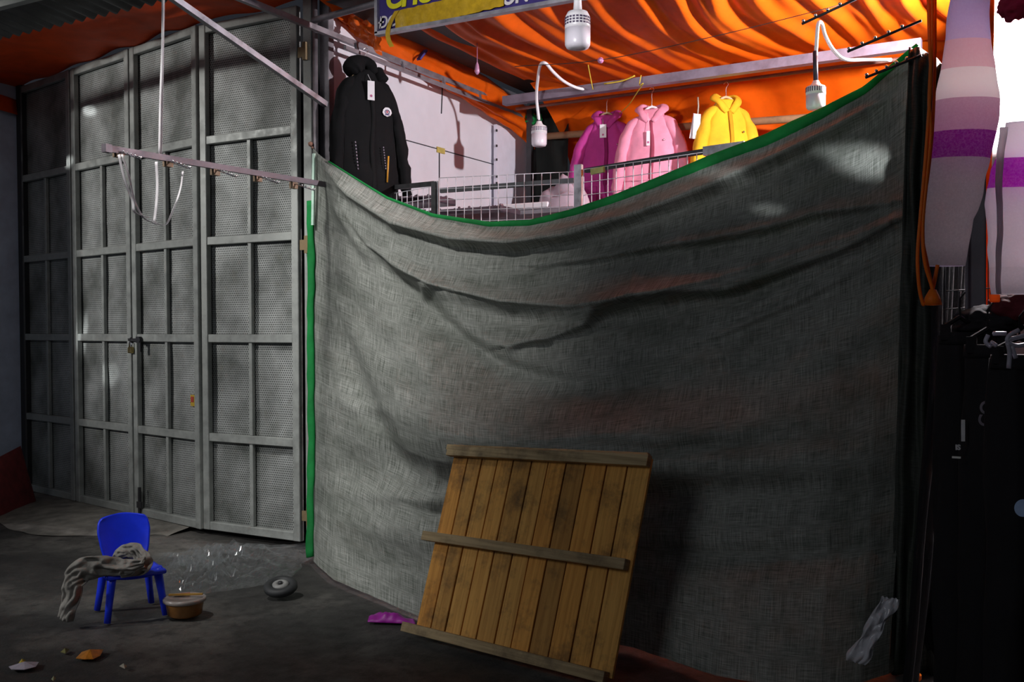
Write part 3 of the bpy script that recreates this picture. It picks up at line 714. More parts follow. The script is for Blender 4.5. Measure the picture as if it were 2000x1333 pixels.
p = at_y(1273, 212, 7.60); jacket(place(p, math.radians(14)), M_pink, M_pinkd, 'light pink jacket hanging between the magenta and yellow ones', .225, .88, sl=(-.02, .0), seed=4, tagpos=(-.012, -.20), tagsz=(.028, .115)); hanger(place(p, math.radians(14)), M_white, 'white hanger holding the light pink jacket', .14)
p = at_y(1418, 193, 7.66); jacket(place(p, math.radians(38)), M_ylw, M_ylwd, 'yellow hooded jacket, rightmost of the bright jackets', .205, .85, sl=(-.02, -.02), seed=6, tagpos=None); hanger(place(p, math.radians(38)), M_hw, 'wooden hanger holding the yellow jacket', .10)
# black parka facing into the stall, hung from the long beam
p = at_x(714, 136, XB+.10); Mb = place(p, math.radians(58))
tb, fr = jacket(Mb, M_black, cloth('black_placket', (.004, .004, .005)), 'long black hooded parka hanging against the white wall', .20, 1.0, hood='bundle', sl=(-.03, .03), seed=9, tagpos=(-.0, -.10), tagsz=(.05, .13), slen=.70, dep=.10, trim=False, bw=1.08)
hanger(Mb, M_hw, 'wooden hanger under the long beam holding the black parka', .12)
for (x, z, m, l) in ((-.115, -.52, plain('silver_cord', (.30, .25, .32), .4), .20), (.085, -.54, plain('silver_cord_2', (.3, .25, .32), .4), .16)):
    bm = BM(); 
    for k in range(9): tube(bm, [fr(x+.002*k, z-l*k/9, .014), fr(x+.002*k+.001, z-l*(k+.55)/9, .014)], .004, 6)
    obj('drawcord', xf(bm, Mb), m, tb, True)
bm = BM(); tube(bm, [fr(.125, -.60, .014), fr(.112, -.78, .014)], .006, 6); obj('zip_pull_tape', xf(bm, Mb), plain('amber_tape', (.70, .32, .03), .5), tb, True)
# chest badge: pale shield with a dark ringed crest
c = fr(.115, -.30, .016)
bm = BM(); pts = [(.0, .032), (.014, .03), (.028, .016), (.034, -.004), (.024, -.022), (.0, -.032), (-.024, -.022), (-.034, -.004), (-.028, .016), (-.014, .03)]
prism(bm, [c+V((a, 0, b)) for a, b in pts], (0, -.003, 0)); bd = obj('chest_badge', xf(bm, Mb), M_paper, tb)
bm = BM()
for k in range(14):
    a0 = math.pi*2*k/14; ball(bm, c+V((math.cos(a0)*.016, -.004, math.sin(a0)*.014)), .0035)
box(bm, c+V((0, -.004, -.019)), (.034, .003, .006)); obj('badge_crest', xf(bm, Mb), plain('navy_crest', (.05, .04, .16), .5), bd)
bm = BM(); box(bm, c+V((0, -.004, .001)), (.012, .003, .016)); obj('badge_bird', xf(bm, Mb), plain('red_crest', (.45, .06, .10), .5), bd)
# loose card hanging on a cord between pink and yellow
ct = thing('hanging_card', 'white cards on a cord between the pink and yellow jackets', 'card', at_y(1357, 270, 7.5))
bm = BM(); tube(bm, [at_y(1363, 190, 7.5), at_y(1364, 208, 7.5), at_y(1362, 232, 7.5)], .006, 6); obj('cord', bm, plain('olive_cord', (.35, .32, .25), .6), ct, True)
for (dx, ry) in ((0, .35), (.012, .12)):
    bm = BM(); c = at_y(1357+dx*300, 247, 7.5-dx); box(bm, c, (.055, .003, .19), Matrix.Rotation(ry*.5, 3, 'Y') @ Matrix.Rotation(.7, 3, 'Z')); obj('card', bm, M_paper, ct)

# ------------------------------------------------------------------ wire grids along the front
def grid_panel(p, q, z0, z1, step, label, rail=None, railw=.03):
    p, q = V(p), V(q); L = (q-p).length; d = (q-p)/L; n = V((d.y, -d.x, 0))
    t = thing('wire_grid', label, 'grid panel', ((p.x+q.x)/2, (p.y+q.y)/2, z0), 'white wire grids behind the net')
    bm = BM(); k = 0
    while k*step <= L: a = p+d*k*step; tube(bm, [(a.x, a.y, z0), (a.x, a.y, z1)], .0028, 5); k += 1
    z = z1
    while z > z0: tube(bm, [(p.x-n.x*.004, p.y-n.y*.004, z), (q.x-n.x*.004, q.y-n.y*.004, z)], .0025, 5); z -= step*1.25
    obj('wire_mesh', bm, plain('white_wire', (.72, .70, .76), .35, .2, bmp=0), t, True)
    if rail:
        bm = BM(); bar(bm, V((p.x, p.y, rail[0]))-n*.02+n*.0, V((q.x, q.y, rail[1]))-n*.02, railw, railw); obj('top_rail', bm, M_dark, t)
    return t
B0, B1 = at_y(858, 355, 5.55), at_y(1120, 327, 5.75); C0, C1 = at_y(1140, 326, 5.73), at_y(1440, 284, 5.46)
grid_panel((B0.x, B0.y, 0), (B1.x, B1.y, 0), 1.3, 2.51, .058, 'middle white wire grid with dark rail, before the white wall', (at_y(852, 374, 5.58).z, at_y(1125, 353, 5.78).z))
grid_panel((C0.x, C0.y, 0), (C1.x, C1.y, 0), 1.3, 2.515, .064, 'right white wire grid with dark rail, before the jackets', (at_y(1140, 334, 5.75).z, at_y(1440, 286, 5.49).z), .028)
A0, A1 = at_y(745, 368, 5.75), at_y(846, 358, 5.55)
grid_panel((A0.x, A0.y, 0), (A1.x, A1.y, 0), 1.3, A1.z-.02, .062, 'left short wire grid below the black parka', (A0.z, A1.z), .03)
for (px, py, y, w_, m, lab) in ((848, 356, 5.56, .035, M_dark, 'dark upright between left and middle wire grids'), (855, 354, 5.57, .018, M_galv, 'thin grey upright beside the dark one at the middle grid'), (1130, 322, 5.74, .05, M_galv, 'grey upright between middle and right wire grids')):
    a = at_y(px, py, y); bm = BM(); bar(bm, (a.x, a.y, 0), (a.x, a.y, a.z), w_, w_*.6, V((0, 1, 0))); tag(obj('grid_post', bm, m), lab, 'post')
bm = BM(); a = at_y(1155, 336, 5.70); bar(bm, a, at_y(1180, 331, 5.68), .02, .035); tag(obj('tape', bm, plain('olive_tape', (.35, .33, .12), .4)), 'olive tape wrapped on the right grid rail', 'tape')
bm = BM(); bar(bm, at_y(1375, 296, 5.50), at_y(1455, 285, 5.46), .03, .05); tag(obj('rail_end', bm, M_galv), 'pale steel rail end at the right wire grid near the yellow jacket', 'rail')
# goods on a shelf seen through the grids
bm = BM(); a = at_y(960, 430, 7.3); box(bm, (-3.55, 7.2, a.z-.02), (1.7, .8, .03)); box(bm, (-3.55, 7.2, 1.1), (1.6, .06, 2.2))
tag(obj('shelf_rack', bm, plain('grey_shelf', (.25, .23, .26), .6)), 'grey shelf behind the middle wire grid', 'shelf')
sz = a.z
bm = BM(); p_ = at_y(1035, 412, 6.95); box(bm, (p_.x, p_.y, sz+.03), (.45, .25, .05), bev=.01); tag(obj('white_box', bm, M_paper), 'flat white box on the shelf behind the middle grid', 'box')
bm = BM()
def f(u, v):
    a, r = u*2*math.pi, v; c = at_y(1102, 425, 6.98); c.z = sz+.0; return c+V((.22*r*math.cos(a), .16*r*math.sin(a), .26*math.sqrt(max(0, 1-r*r))*(.75+.5*nz((a, r*2, 0), 1.2))))
sheet(bm, f, 24, 10); tag(obj('cloth_heap', bm, cloth('lilac_cloth', (.42, .34, .40)), smooth=True), 'lilac cloth heap beside the magenta jacket behind the grid', 'clothes')
def tray(px, py, y, lab, w):
    bm = BM(); c = at_y(px, py, y); box(bm, c, (w, .3, .05), bev=.01)
    for k in range(46): ball(bm, c+V((random.uniform(-w/2, w/2), random.uniform(-.14, .12), .03)), .012)
    tag(obj('bead_tray', bm, plain('dark_beads', (.10, .07, .09), .3, .3)), lab, 'tray')
tray(905, 418, 6.6, 'dark tray of beads behind the middle grid', .85); tray(815, 396, 6.1, 'dark tray of beads behind the left grid', .5)

# ================================================================== NET
topc = [(612, 290), (640, 312), (700, 350), (760, 387), (850, 422), (960, 440), (1040, 437), (1120, 417), (1200, 391), (1290, 356), (1400, 311), (1500, 275), (1600, 226), (1690, 176), (1750, 125), (1792, 88)]
botc = [(612, 1098), (650, 1133), (720, 1162), (780, 1190), (840, 1214), (1000, 1232), (1130, 1248), (1235, 1266), (1330, 1298), (1400, 1322), (1500, 1340), (1600, 1345), (1680, 1335), (1735, 1318)]
TOP = [at_y(px, py, YF-.02) for px, py in topc]; BOT = [at_z(px, py, .012) for px, py in botc]
def bychord(P):
    L = [0]
    for a, b in zip(P, P[1:]): L.append(L[-1]+(b-a).length)
    return [l/L[-1] for l in L]
tx = [(topc[i][0], TOP[i]) for i in range(len(TOP))]; bx = [(botc[i][0], BOT[i]) for i in range(len(BOT))]
def vinterp(tab, x):
    if x <= tab[0][0]: return tab[0][1].copy()
    for (a, b), (c, d) in zip(tab, tab[1:]):
        if x <= c: return b.lerp(d, (x-a)/(c-a))
    return tab[-1][1].copy()
def proj(p):
    d = p-EYE; s = d.dot(FW); return PX0+FPX*d.dot(RT)/s, PY0-FPX*d.dot(UP)/s
FOLDS = [  # polyline (photo pixels), amplitude (m, + towards street), half width px, skirt: 0 sym, 1 sharp below
    ([(625, 310), (700, 385), (790, 440), (900, 470), (1010, 478), (1130, 462), (1260, 420), (1400, 365), (1540, 300), (1680, 225)], .045, 26, 1),
    ([(640, 330), (690, 425), (730, 480), (790, 520), (880, 560), (1000, 590), (1130, 600), (1260, 585), (1400, 550), (1560, 500), (1740, 440)], .050, 50, 1),
    ([(1740, 400), (1600, 420), (1520, 445), (1400, 470), (1290, 485), (1180, 505), (1060, 520)], .028, 22, 1),
    ([(1740, 440), (1650, 490), (1540, 530), (1430, 568), (1330, 572), (1250, 580), (1190, 600), (1150, 635), (1080, 660), (1000, 675)], .032, 20, 1),
    ([(690, 440), (760, 520), (830, 600), (900, 665), (980, 722), (1080, 752), (1200, 762), (1330, 742)], -.040, 26, 0),
    ([(760, 480), (850, 570), (930, 650), (1020, 700)], .025, 40, 0),
    ([(622, 560), (660, 660), (710, 780), (755, 880), (800, 960)], -.035, 24, 0),
    ([(630, 520), (720, 640), (830, 770), (900, 830)], -.016, 26, 0),
    ([(700, 600), (800, 740), (880, 820), (980, 860)], .022, 60, 0),
    ([(900, 800), (1050, 840), (1250, 850), (1450, 830), (1650, 790)], .035, 60, 0),
    ([(1700, 520), (1560, 600), (1440, 660), (1340, 720)], .022, 30, 0),
    ([(1720, 620), (1600, 690), (1480, 760)], .018, 34, 0),
    ([(1500, 380), (1600, 340), (1760, 300)], .018, 26, 0),
    ([(640, 905), (800, 920), (1000, 950), (1300, 970), (1720, 960)], -.030, 40, 0),
    ([(640, 1010), (800, 1040), (900, 1050)], .025, 40, 0),
    ([(1230, 1090), (1450, 1095), (1720, 1080)], -.025, 30, 0),
    ([(1240, 930), (1400, 920), (1720, 900)], .015, 28, 0),
]
for _f in list(FOLDS):
    if _f[3] == 1: FOLDS.append((_f[0], .016, 9, 1))
FOLDS += [([(1080, 452), (1170, 440), (1230, 425)], .012, 9, 0), ([(1240, 505), (1250, 540), (1262, 590)], .008, 7, 0), ([(1340, 460), (1362, 500), (1366, 530)], .008, 7, 0),
    ([(780, 640), (812, 590), (850, 562), (900, 545)], .012, 9, 0), ([(1000, 680), (1030, 665), (1062, 660), (1090, 668)], .014, 8, 0),
    ([(625, 300), (660, 400), (700, 470), (740, 530)], .02, 12, 0), ([(640, 770), (700, 800), (760, 800)], .01, 14, 0),
    ([(1400, 640), (1550, 560), (1700, 480)], .012, 10, 1), ([(1300, 690), (1420, 650), (1560, 590), (1690, 520)], .016, 14, 1), ([(1480, 330), (1600, 275), (1740, 190)], .012, 10, 0),
    ([(1100, 860), (1300, 880), (1500, 860)], -.014, 16, 0), ([(650, 960), (820, 975), (880, 985)], .012, 16, 0)]
def fold_disp(px, py):
    tot = 0
    for pl_, amp, w_, sk in FOLDS:
        best = None
        for i, ((x0, y0), (x1, y1)) in enumerate(zip(pl_, pl_[1:])):
            dx, dy = x1-x0, y1-y0; L2 = dx*dx+dy*dy; t = max(0, min(1, ((px-x0)*dx+(py-y0)*dy)/L2))
            ex, ey = px-x0-t*dx, py-y0-t*dy; d2 = ex*ex+ey*ey
            if best is None or d2 < best[0]: best = (d2, (dx*ey-dy*ex)*(1 if dx > 0 else -1), (i+t)/(len(pl_)-1))
        d = math.sqrt(best[0]); ww = w_*(1.0 if not sk else (.45 if best[1] > 0 else 1.7))
        if d > 3*ww: continue
        e = math.sin(math.pi*min(.97, max(.03, best[2])))**.5
        tot += 2.2*amp*e*math.exp(-(d/ww)**2)
    return tot
def net_pt(u, v):
    # u: 0 left edge .. 1 corner; v: 0 top .. 1 ground
    a = vinterp(tx, 612+u*1180); b = vinterp(bx, 612+u*1123)
    p = a.lerp(b, v); z = p.z
    k = (1-z/a.z)      # how far down in height
    out = interp([(0, 0), (.15, .10), (.30, .33), (.45, .62), (.56, .86), (.63, .93), (.76, .83), (.88, .90), (1, 1)], k)
    soft = interp([(0, 0), (.25, .11), (.5, .34), (.64, .54), (.74, .60), (.86, .78), (.95, .92), (1, 1)], k)
    g_ = min(1, max(0, (u-.42)/.35)); g_ = g_*g_*(3-2*g_); out = out*(1-g_)+soft*g_
    edge = min(1, u*7)
    out = out*edge+k**3*(1-edge)
    h = a.lerp(b, out); h.z = z
    px, py = proj(h)
    h.y -= fold_disp(px, py)*min(1, (v+.02)*16, u*16+.15)
    h.y -= .012*nz((h.x*1.2, 0, z*1.6), 2)*min(1, v*8)+.004*nz((h.x, 0, z), 11)+.0022*nz((h.x, 4, z), 26)
    return h
bm = BM(); g = sheet(bm, net_pt, 340, 240, (3.9, 2.6))
net = thing('shade_net', 'large dark grey-green shade net draped across the stall front', 'net', (-2.6, 4.8, 0))
obj('netting', bm, M_net, net, True)
# net turning the corner into the stall
bm = BM()
def f(u, v):
    a = net_pt(1, 0); p = net_pt(1, v); q = p+V((.20*u-.05*v*u, .95*u+.25*v*u, -.55*u*(1-v)))
    return q+V((.02*nz((u*3, v*5, 2), 2), 0, 0))
sheet(bm, f, 30, 120, (1, 2.6)); obj('side_netting', bm, M_net, net, True)
# green hem at the top edge: a rolled selvedge
bm = BM(); hp = []
for i in range(121):
    u = .03+.97*i/120; p = net_pt(u, 0); hp.append(p+V((0, -.006, .0)))
wv = [interp([(612, .006), (700, .008), (800, .012), (900, .018), (1000, .026), (1200, .034), (1400, .042), (1550, .046), (1650, .03), (1792, .012)], proj(p)[0]) for p in hp]
tube(bm, hp, [(w_*.8, w_*.55) for w_ in wv], 12, upv=V((0, 1, 0))); obj('top_hem', bm, M_hem, net, True)
bm = BM(); hp = [net_pt(0, v)+V((-.02+.012*nz((0, 0, v*9), 1.5), -.012, 0)) for v in [.13+.86*i/60 for i in range(61)]]
tube(bm, hp, [(.030+.012*nz((0, 3, i*.25)), .014) for i in range(61)], 10, upv=V((0, 1, 0))); obj('side_hem', bm, M_hem, net, True)
bm = BM()
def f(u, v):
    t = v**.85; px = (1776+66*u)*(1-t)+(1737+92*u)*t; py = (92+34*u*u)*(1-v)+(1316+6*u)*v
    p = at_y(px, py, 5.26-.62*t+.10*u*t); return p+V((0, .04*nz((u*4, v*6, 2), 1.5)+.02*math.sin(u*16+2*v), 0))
sheet(bm, f, 24, 110, (.5, 2.6)); thick(obj('corner_flap', bm, net_mat('shadowed_netting', (.012, .015, .012), (.085, .09, .08), .0), net, True), .006)  # darker copy of the netting, shade beyond the corner is put into its colour
bm = BM(); p = net_pt(0, 0)
tube(bm, [p, p+V((-.03, .02, .03)), p+V((-.05, .05, .02)), p+V((-.02, .06, .06))], .008, 6); ball(bm, p+V((-.02, 0, .03)), .02); obj('tie_knot', bm, cloth('rag_tie', (.40, .22, .16)), net, True)

# ================================================================== WOODEN BOARD
BL, BR = at_z(815, 1232, .03), at_z(1200, 1330, .02)
TL, TR = at_d(890, 868, 0), None
zt = 1.02
def up_at(px, py, y): return at_y(px, py, y)
TL = at_y(893, 880, BL.y+.30); TR = at_y(1278, 898, BR.y+.34)
pal = thing('wooden_board', 'slatted wooden board with three battens leaning against the net', 'pallet', (BL+BR)/2)
nrm = ((BR-BL).cross(TL-BL)).normalized(); nrm = nrm if nrm.y < 0 else -nrm
M_w = wood('pine_slat', ((.56, .255, .05), (.88, .47, .115)), 1, .75)
M_w2 = wood('weathered_batten', ((.32, .225, .11), (.62, .47, .26)), 1, .6)
def quad(u, v): return BL.lerp(BR, u).lerp(TL.lerp(TR, u), v)
def plank(u0, u1, v0, v1, d, th, mat, name, jit=0):
    bm = BM(); c = [quad(u0, v0), quad(u1, v0), quad(u1, v1), quad(u0, v1)]; c = [p+nrm*d for p in c]
    a = [bm.verts.new(p) for p in c]; b = [bm.verts.new(p+nrm*th) for p in c]
    fs = [bm.faces.new(b), bm.faces.new(a[::-1])]
    for i in range(4): fs.append(bm.faces.new((a[i], a[(i+1) % 4], b[(i+1) % 4], b[i])))
    bmesh.ops.recalc_face_normals(bm, faces=bm.faces)
    lay = bm.loops.layers.uv.verify(); lw, lh = (c[1]-c[0]).length, (c[3]-c[0]).length; o = random.random()*9
    for f_ in bm.faces:
        for l in f_.loops:
            q = l.vert.co-c[0]; x = q.dot((c[1]-c[0]).normalized()); y = q.dot((c[3]-c[0]).normalized())
            l[lay].uv = (x+o, y) if lh > lw else (y+o, x)
    bmesh.ops.bevel(bm, geom=list(bm.edges), offset=.002, segments=1, affect='EDGES')
    return obj(name, bm, mat, pal)
us = [0, .085, .165, .25, .335, .43, .515, .605, .70, .80, .895, 1.0]
for i, (a, b) in enumerate(zip(us, us[1:])):
    plank(a+.003+(.0), b-.003, 0+random.uniform(-.004, .008), 1, 0+random.uniform(0, .004), .018, M_w, 'slat')
bt = plank(-.015, 1.0, .955, 1.01, .022, .04, M_w2, 'batten')
plank(-.045, .985, .475, .525, .022, .045, M_w2, 'batten'); plank(-.045, .985, -.02, .03, .022, .045, M_w2, 'batten')
plank(-.045, .98, .995, 1.025, .0, .03, M_w2, 'batten')

# ================================================================== THINGS ON THE GROUND
def chair():
    M_bl = plain('blue_plastic', (.015, .05, .95), .32, 0, .06, 20, .03)
    a = at_z(232, 1222, 0)     # front right foot of the visible pair
    t = thing('child_chair', 'small blue plastic chair by the gate', 'chair', a+V((-.05, .15, 0)))
    c = at_z(256, 1198, 0); yaw = math.radians(62)   # chair faces down-left in the picture
    M = Matrix.Translation(c) @ Matrix.Rotation(yaw, 4, 'Z')   # local: +x to chair's left, -y forward
    S = .94
    # seat shell
    bm = BM()
    def f(u, v):
        x = (-.145+.29*u)*(1-.08*v); y = -.15+.29*v
        z = .262+.018*(2*u-1)**2-.02*math.sin(math.pi*v)-(.035 if v < .04 else 0)
        return M @ V((x*S, y*S, z*S))
    sheet(bm, f, 16, 14); thick(subsurf(obj('seat', bm, M_bl, t, True)), .012)
    bm = BM()
    rim = [(-.15, -.15), (.15, -.15), (.138, .14), (-.138, .14)]
    tube(bm, [M @ V((x*S, y*S, .25*S)) for x, y in rim+[rim[0]]], .014, 8); obj('seat_rim', bm, M_bl, t, True)
    bm = BM()
    def f(u, v):
        k = 2*u-1; wd = interp([(0, .105), (.3, .130), (.7, .145), (.92, .138), (1, .118)], v)
        x = k*wd; y = .135+.075*v-.035*k*k; z = .27+.27*v-.018*k*k*v
        return M @ V((x*S, y*S, z*S))
    sheet(bm, f, 18, 16); thick(subsurf(obj('backrest', bm, M_bl, t, True)), .014)
    for (x, y, dx, dy) in ((-.12, -.115, -.035, -.03), (.12, -.115, .035, -.03), (-.115, .125, -.035, .045), (.115, .125, .035, .045)):
        bm = BM(); p0 = M @ V((x*S, y*S, .262*S)); p1 = M @ V(((x+dx)*S, (y+dy)*S, .0)); d = p1-p0
        tube(bm, [p0, p0+d*.25, p0+d*.6, p1], [(.028, .022), (.025, .019), (.021, .016), (.019, .015)], 10); obj('leg', bm, M_bl, t, True)
    return M, S
CM, CS = chair()
# rag lying over the seat, one end hanging to the ground
m_rag = cloth('grey_rag', (.30, .285, .26), .95, 0, .35, 60, .6)
bm = BM()
pts = [CM @ V(p) for p in ((.13, .10, .30), (.02, .075, .345), (-.04, .03, .33), (-.02, -.06, .30))]
def cd(px, py, s): return at_d(px, py, s)
SD = (at_z(268, 1198, 0)-EYE).dot(FW)
def draped(ctrl, wid, seed, pleats):
    P = catmull(ctrl, 14); n = len(P)-1
    def f(u, v):
        i = min(n, int(round(u*n))); d = (P[min(i+1, n)]-P[max(i-1, 0)]).normalized(); sd = d.cross(Fh).normalized(); w_ = interp(wid, u)
        q = (v-.5)*2; x = q*w_*(1+.12*nz((u*6, q, seed)))
        h = .028*math.cos(q*1.45)+.012*abs(math.sin(v*math.pi*pleats*.6+u*4+3.5*nz((u*4, v*1.5, seed))))+.014*(1-3*abs(noise.noise(V((u*9+seed, v*3.2+u*3, seed)))))+.005*nz((u*22, v*6, seed))
        return P[i]+sd*x-Fh*h
    sheet(bm, f, n, 30, (n*.02, .12))
draped([cd(243, 1108, SD-.07), cd(236, 1090, SD-.07), cd(250, 1078, SD-.07), cd(270, 1080, SD-.08), cd(284, 1094, SD-.11), cd(272, 1108, SD-.15), cd(240, 1112, SD-.18)], [(0, .03), (.5, .048), (1, .04)], 2.1, 3)
draped([cd(285, 1098, SD-.16), cd(255, 1106, SD-.18), cd(225, 1106, SD-.19), cd(190, 1106, SD-.21), cd(160, 1116, SD-.23), cd(147, 1135, SD-.25), cd(142, 1168, SD-.26), cd(129, 1209, SD-.26)], [(0, .025), (.25, .045), (.5, .062), (.68, .058), (.85, .05), (1, .04)], 6.4, 4)
tag(thick(obj('rag', bm, m_rag, smooth=True), .005), 'dirty grey rag draped over the blue chair', 'rag')
# crumpled clear plastic
bm = BM()
def f(u, v):
    a = at_z(300, 1178, 0).lerp(at_z(560, 1140, 0), u); b = at_z(300, 1085, 0).lerp(at_z(640, 1060, 0), u); p = a.lerp(b, v)
    e = math.sin(math.pi*u)**.6*math.sin(math.pi*v)**.5
    q = V((p.x*5, p.y*5, 0)); h = abs(noise.noise(q*1.0))*.26+abs(noise.noise(q*2.1+V((3, 1, 0))))*.12+.05*abs(noise.noise(q*4.5))+.02*abs(noise.noise(q*9))
    return V((p.x+.04*nz((u*6, v*6, 1)), p.y+.04*nz((u*6, v*6, 4)), .008+h*e*interp([(0, 1), (.45, 1.15), (.6, .5), (1, .35)], u)))
sheet(bm, f, 90, 66)
tag(obj('plastic_sheet', bm, clear_plastic('clear_film', fac=.04)), 'crumpled clear plastic sheet on the ground behind the chair', 'plastic sheet')
# food tub with lid and chopsticks
c = at_z(361, 1203, 0); c.z = 0
tb_ = thing('food_tub', 'small round plastic food tub on the ground right of the blue chair', 'tub', c)
T = Matrix.Translation(c)
bm = BM(); lathe(bm, [(.075, .002), (.088, .012), (.098, .075), (.100, .08)], T, 32); obj('soup', bm, plain('orange_broth', (.30, .13, .035), .25), tb_, True)
bm = BM(); lathe(bm, [(.104, .076), (.110, .080), (.110, .095), (.098, .1), (.094, .094), (0, .094)], T, 32); obj('lid', bm, plain('cloudy_lid', (.36, .31, .29), .25, 0, .15), tb_, True)
bm = BM(); bar(bm, c+V((-.085, -.03, .106)), c+V((.075, .055, .112)), .014, .008); tag(obj('wooden_stick', bm, plain('orange_stick', (.52, .28, .05), .5)), 'orange-yellow wooden stick lying across the food tub lid', 'stick')
bm = BM(); bar(bm, c+V((-.07, -.01, .104)), c+V((-.01, .045, .106)), .02, .006); tag(obj('red_wrapper', bm, plain('red_wrapper', (.40, .08, .05), .5)), 'small red wrapper on the food tub lid', 'wrapper')
# grinding wheel disc
c = at_z(549, 1163, 0); T = Matrix.Translation(c+V((0, 0, .028))) @ Matrix.Rotation(YAW, 4, 'Z') @ Matrix.Rotation(.32, 4, 'X')
dk = thing('rubber_wheel', 'small black wheel lying tipped up on the ground before the net', 'wheel', c)
bm = BM(); lathe(bm, [(.03, .006), (.085, .004), (.094, .014), (.094, .034), (.08, .046), (.055, .046), (.05, .036), (.028, .036)], T, 36); obj('tyre', bm, plain('black_rubber_tyre', (.028, .030, .032), .6), dk, True)
bm = BM(); lathe(bm, [(.046, .03), (.046, .042), (.03, .05), (.018, .048), (.016, .03)], T, 28); hb = obj('hub', bm, plain('grey_hub', (.28, .28, .27), .5), dk, True)
bm = BM(); lathe(bm, [(.013, .044), (.013, .054), (.0, .054)], T, 14); obj('axle_hole', bm, M_dark, hb, True)
# magenta plastic bag beside the board
bm = BM()
def f(u, v):
    a = at_z(718, 1218, 0).lerp(at_z(812, 1222, 0), u); b = at_z(724, 1206, 0).lerp(at_z(808, 1212, 0), u); p = a.lerp(b, v)
    return V((p.x, p.y, .006+.05*math.sin(math.pi*v)*math.sin(math.pi*min(1, u+.08))*(.8+.5*nz((u*7, v*3, 0)))))
sheet(bm, f, 24, 8); tag(thick(obj('plastic_bag', bm, plain('magenta_plastic', (.42, .02, .40), .4), smooth=True), .003), 'magenta plastic bag on the ground left of the wooden board', 'bag')
def scrap(name, pts, mat, lab, cat, h=.012):
    bm = BM(); P = [at_z(x, y, 0) for x, y in pts]; c = sum(P, V())/len(P); n = len(P)
    cv = bm.verts.new(c+V((0, 0, h*1.6))); vs = [bm.verts.new(p+V((0, 0, .003+h*abs(nz(p, 9))))) for p in P]
    for i in range(n): bm.faces.new((cv, vs[i], vs[(i+1) % n]))
    return tag(thick(obj(name, bm, mat), .003, 1), lab, cat)
M_leaf = plain('orange_leaf', (.55, .20, .015), .5, 0, .3, 40)
scrap('dry_leaf', [(148, 1288), (160, 1278), (178, 1273), (202, 1274), (196, 1283), (182, 1290), (166, 1291)], M_leaf, 'orange dry leaf on the ground in front of the chair', 'leaf', .02)
scrap('paper_scrap', [(17, 1305), (40, 1298), (62, 1296), (76, 1296), (70, 1306), (48, 1311), (22, 1311)], plain('lilac_paper', (.45, .42, .50), .7), 'torn pale lilac paper at the bottom left of the ground', 'paper', .015)
scrap('yellow_scrap', [(36, 1298), (42, 1290), (50, 1291), (48, 1298), (40, 1300)], plain('yellow_scrap', (.45, .36, .05), .7), 'tiny yellow scrap touching the torn lilac paper', 'scrap')
scrap('pale_scrap', [(233, 1305), (240, 1302), (248, 1304), (244, 1308)], plain('cream_scrap', (.40, .36, .28), .7), 'tiny cream scrap alone on the ground below the orange leaf', 'scrap')
scrap('pale_scrap', [(100, 1330), (106, 1325), (110, 1328), (104, 1334)], plain('olive_scrap', (.30, .30, .16), .7), 'tiny olive scrap at the bottom edge near the torn paper', 'scrap')
scrap('leaf_bit', [(118, 1276), (126, 1271), (136, 1272), (128, 1279)], plain('olive_leaf', (.16, .15, .04), .7), 'small dull olive leaf bit left of the orange leaf', 'leaf')
# red board leaning at the far left
bm = BM()
a, b = at_z(-60, 1030, 0), at_z(70, 985, 0)
prism(bm, [a, b, b.lerp(a, .28)+V((-.12, .1, .52)), a+V((-.16, .12, .40))], (-.03, .03, 0)); tag(obj('red_board', bm, plain('dark_red_paint', (.20, .022, .025), .7, 0, .3)), 'dark red board leaning by the bluish wall at left edge', 'board')
# ================================================================== RIGHT NEIGHBOUR: knitwear, ropes, trousers
M_sw1 = bands('striped_knit', [(0, (.66, .57, .78)), (.24, (.82, .58, .62)), (.338, (.96, .93, .90)), (.44, (.60, .40, .51)), (.55, (.27, .015, .29)), (.638, (.40, .375, .40))])
M_sw2 = bands('striped_knit_body', [(0, (.88, .85, .9)), (.21, (.40, .015, .45)), (.38, (.66, .62, .67)), (.84, (.6, .57, .61))])
def sleeve(name, spec, depth, mat, label, fl=.55, parent=None):
    """spec: (py, left px, right px)"""
    bm = BM(); ns = 70; seg = 32; rings = []
    y0, y1 = spec[0][0], spec[-1][0]
    lt = [(s[0], s[1]) for s in spec]; rt = [(s[0], s[2]) for s in spec]
    for i in range(ns+1):
        py = y0+(y1-y0)*i/ns; a = at_d(interp(lt, py), py, depth); b = at_d(interp(rt, py), py, depth); c = (a+b)/2; r = (b-a).length/2
        ring = []
        for k in range(seg):
            an = 2*math.pi*k/seg; p = c+RT*r*math.cos(an)+Fh*r*fl*math.sin(an)
            ring.append(bm.verts.new(p+(p-c)*(.06*nz(p, 7, 2)+.03*nz(p, 24, 3)) + Fh*.012*nz((p.x*2, 0, p.z*6), 2)))
        rings.append(ring)
    lay = bm.loops.layers.uv.verify()
    for i in range(ns):
        for k in range(seg):
            f_ = bm.faces.new((rings[i][k], rings[i][(k+1) % seg], rings[i+1][(k+1) % seg], rings[i+1][k]))
            for l, (a, b) in zip(f_.loops, ((k, i), (k+1, i), (k+1, i+1), (k, i+1))): l[lay].uv = (a/seg, b/ns)
    bm.faces.new(rings[0][::-1]); bm.faces.new(rings[-1])
    bmesh.ops.recalc_face_normals(bm, faces=bm.faces)
    o = obj(name, bm, mat, parent, True)
    return o
sw = thing('striped_sweater', 'grey, white and purple striped knit sweater hanging at the right edge', 'sweater', at_d(1890, 520, 2.6))
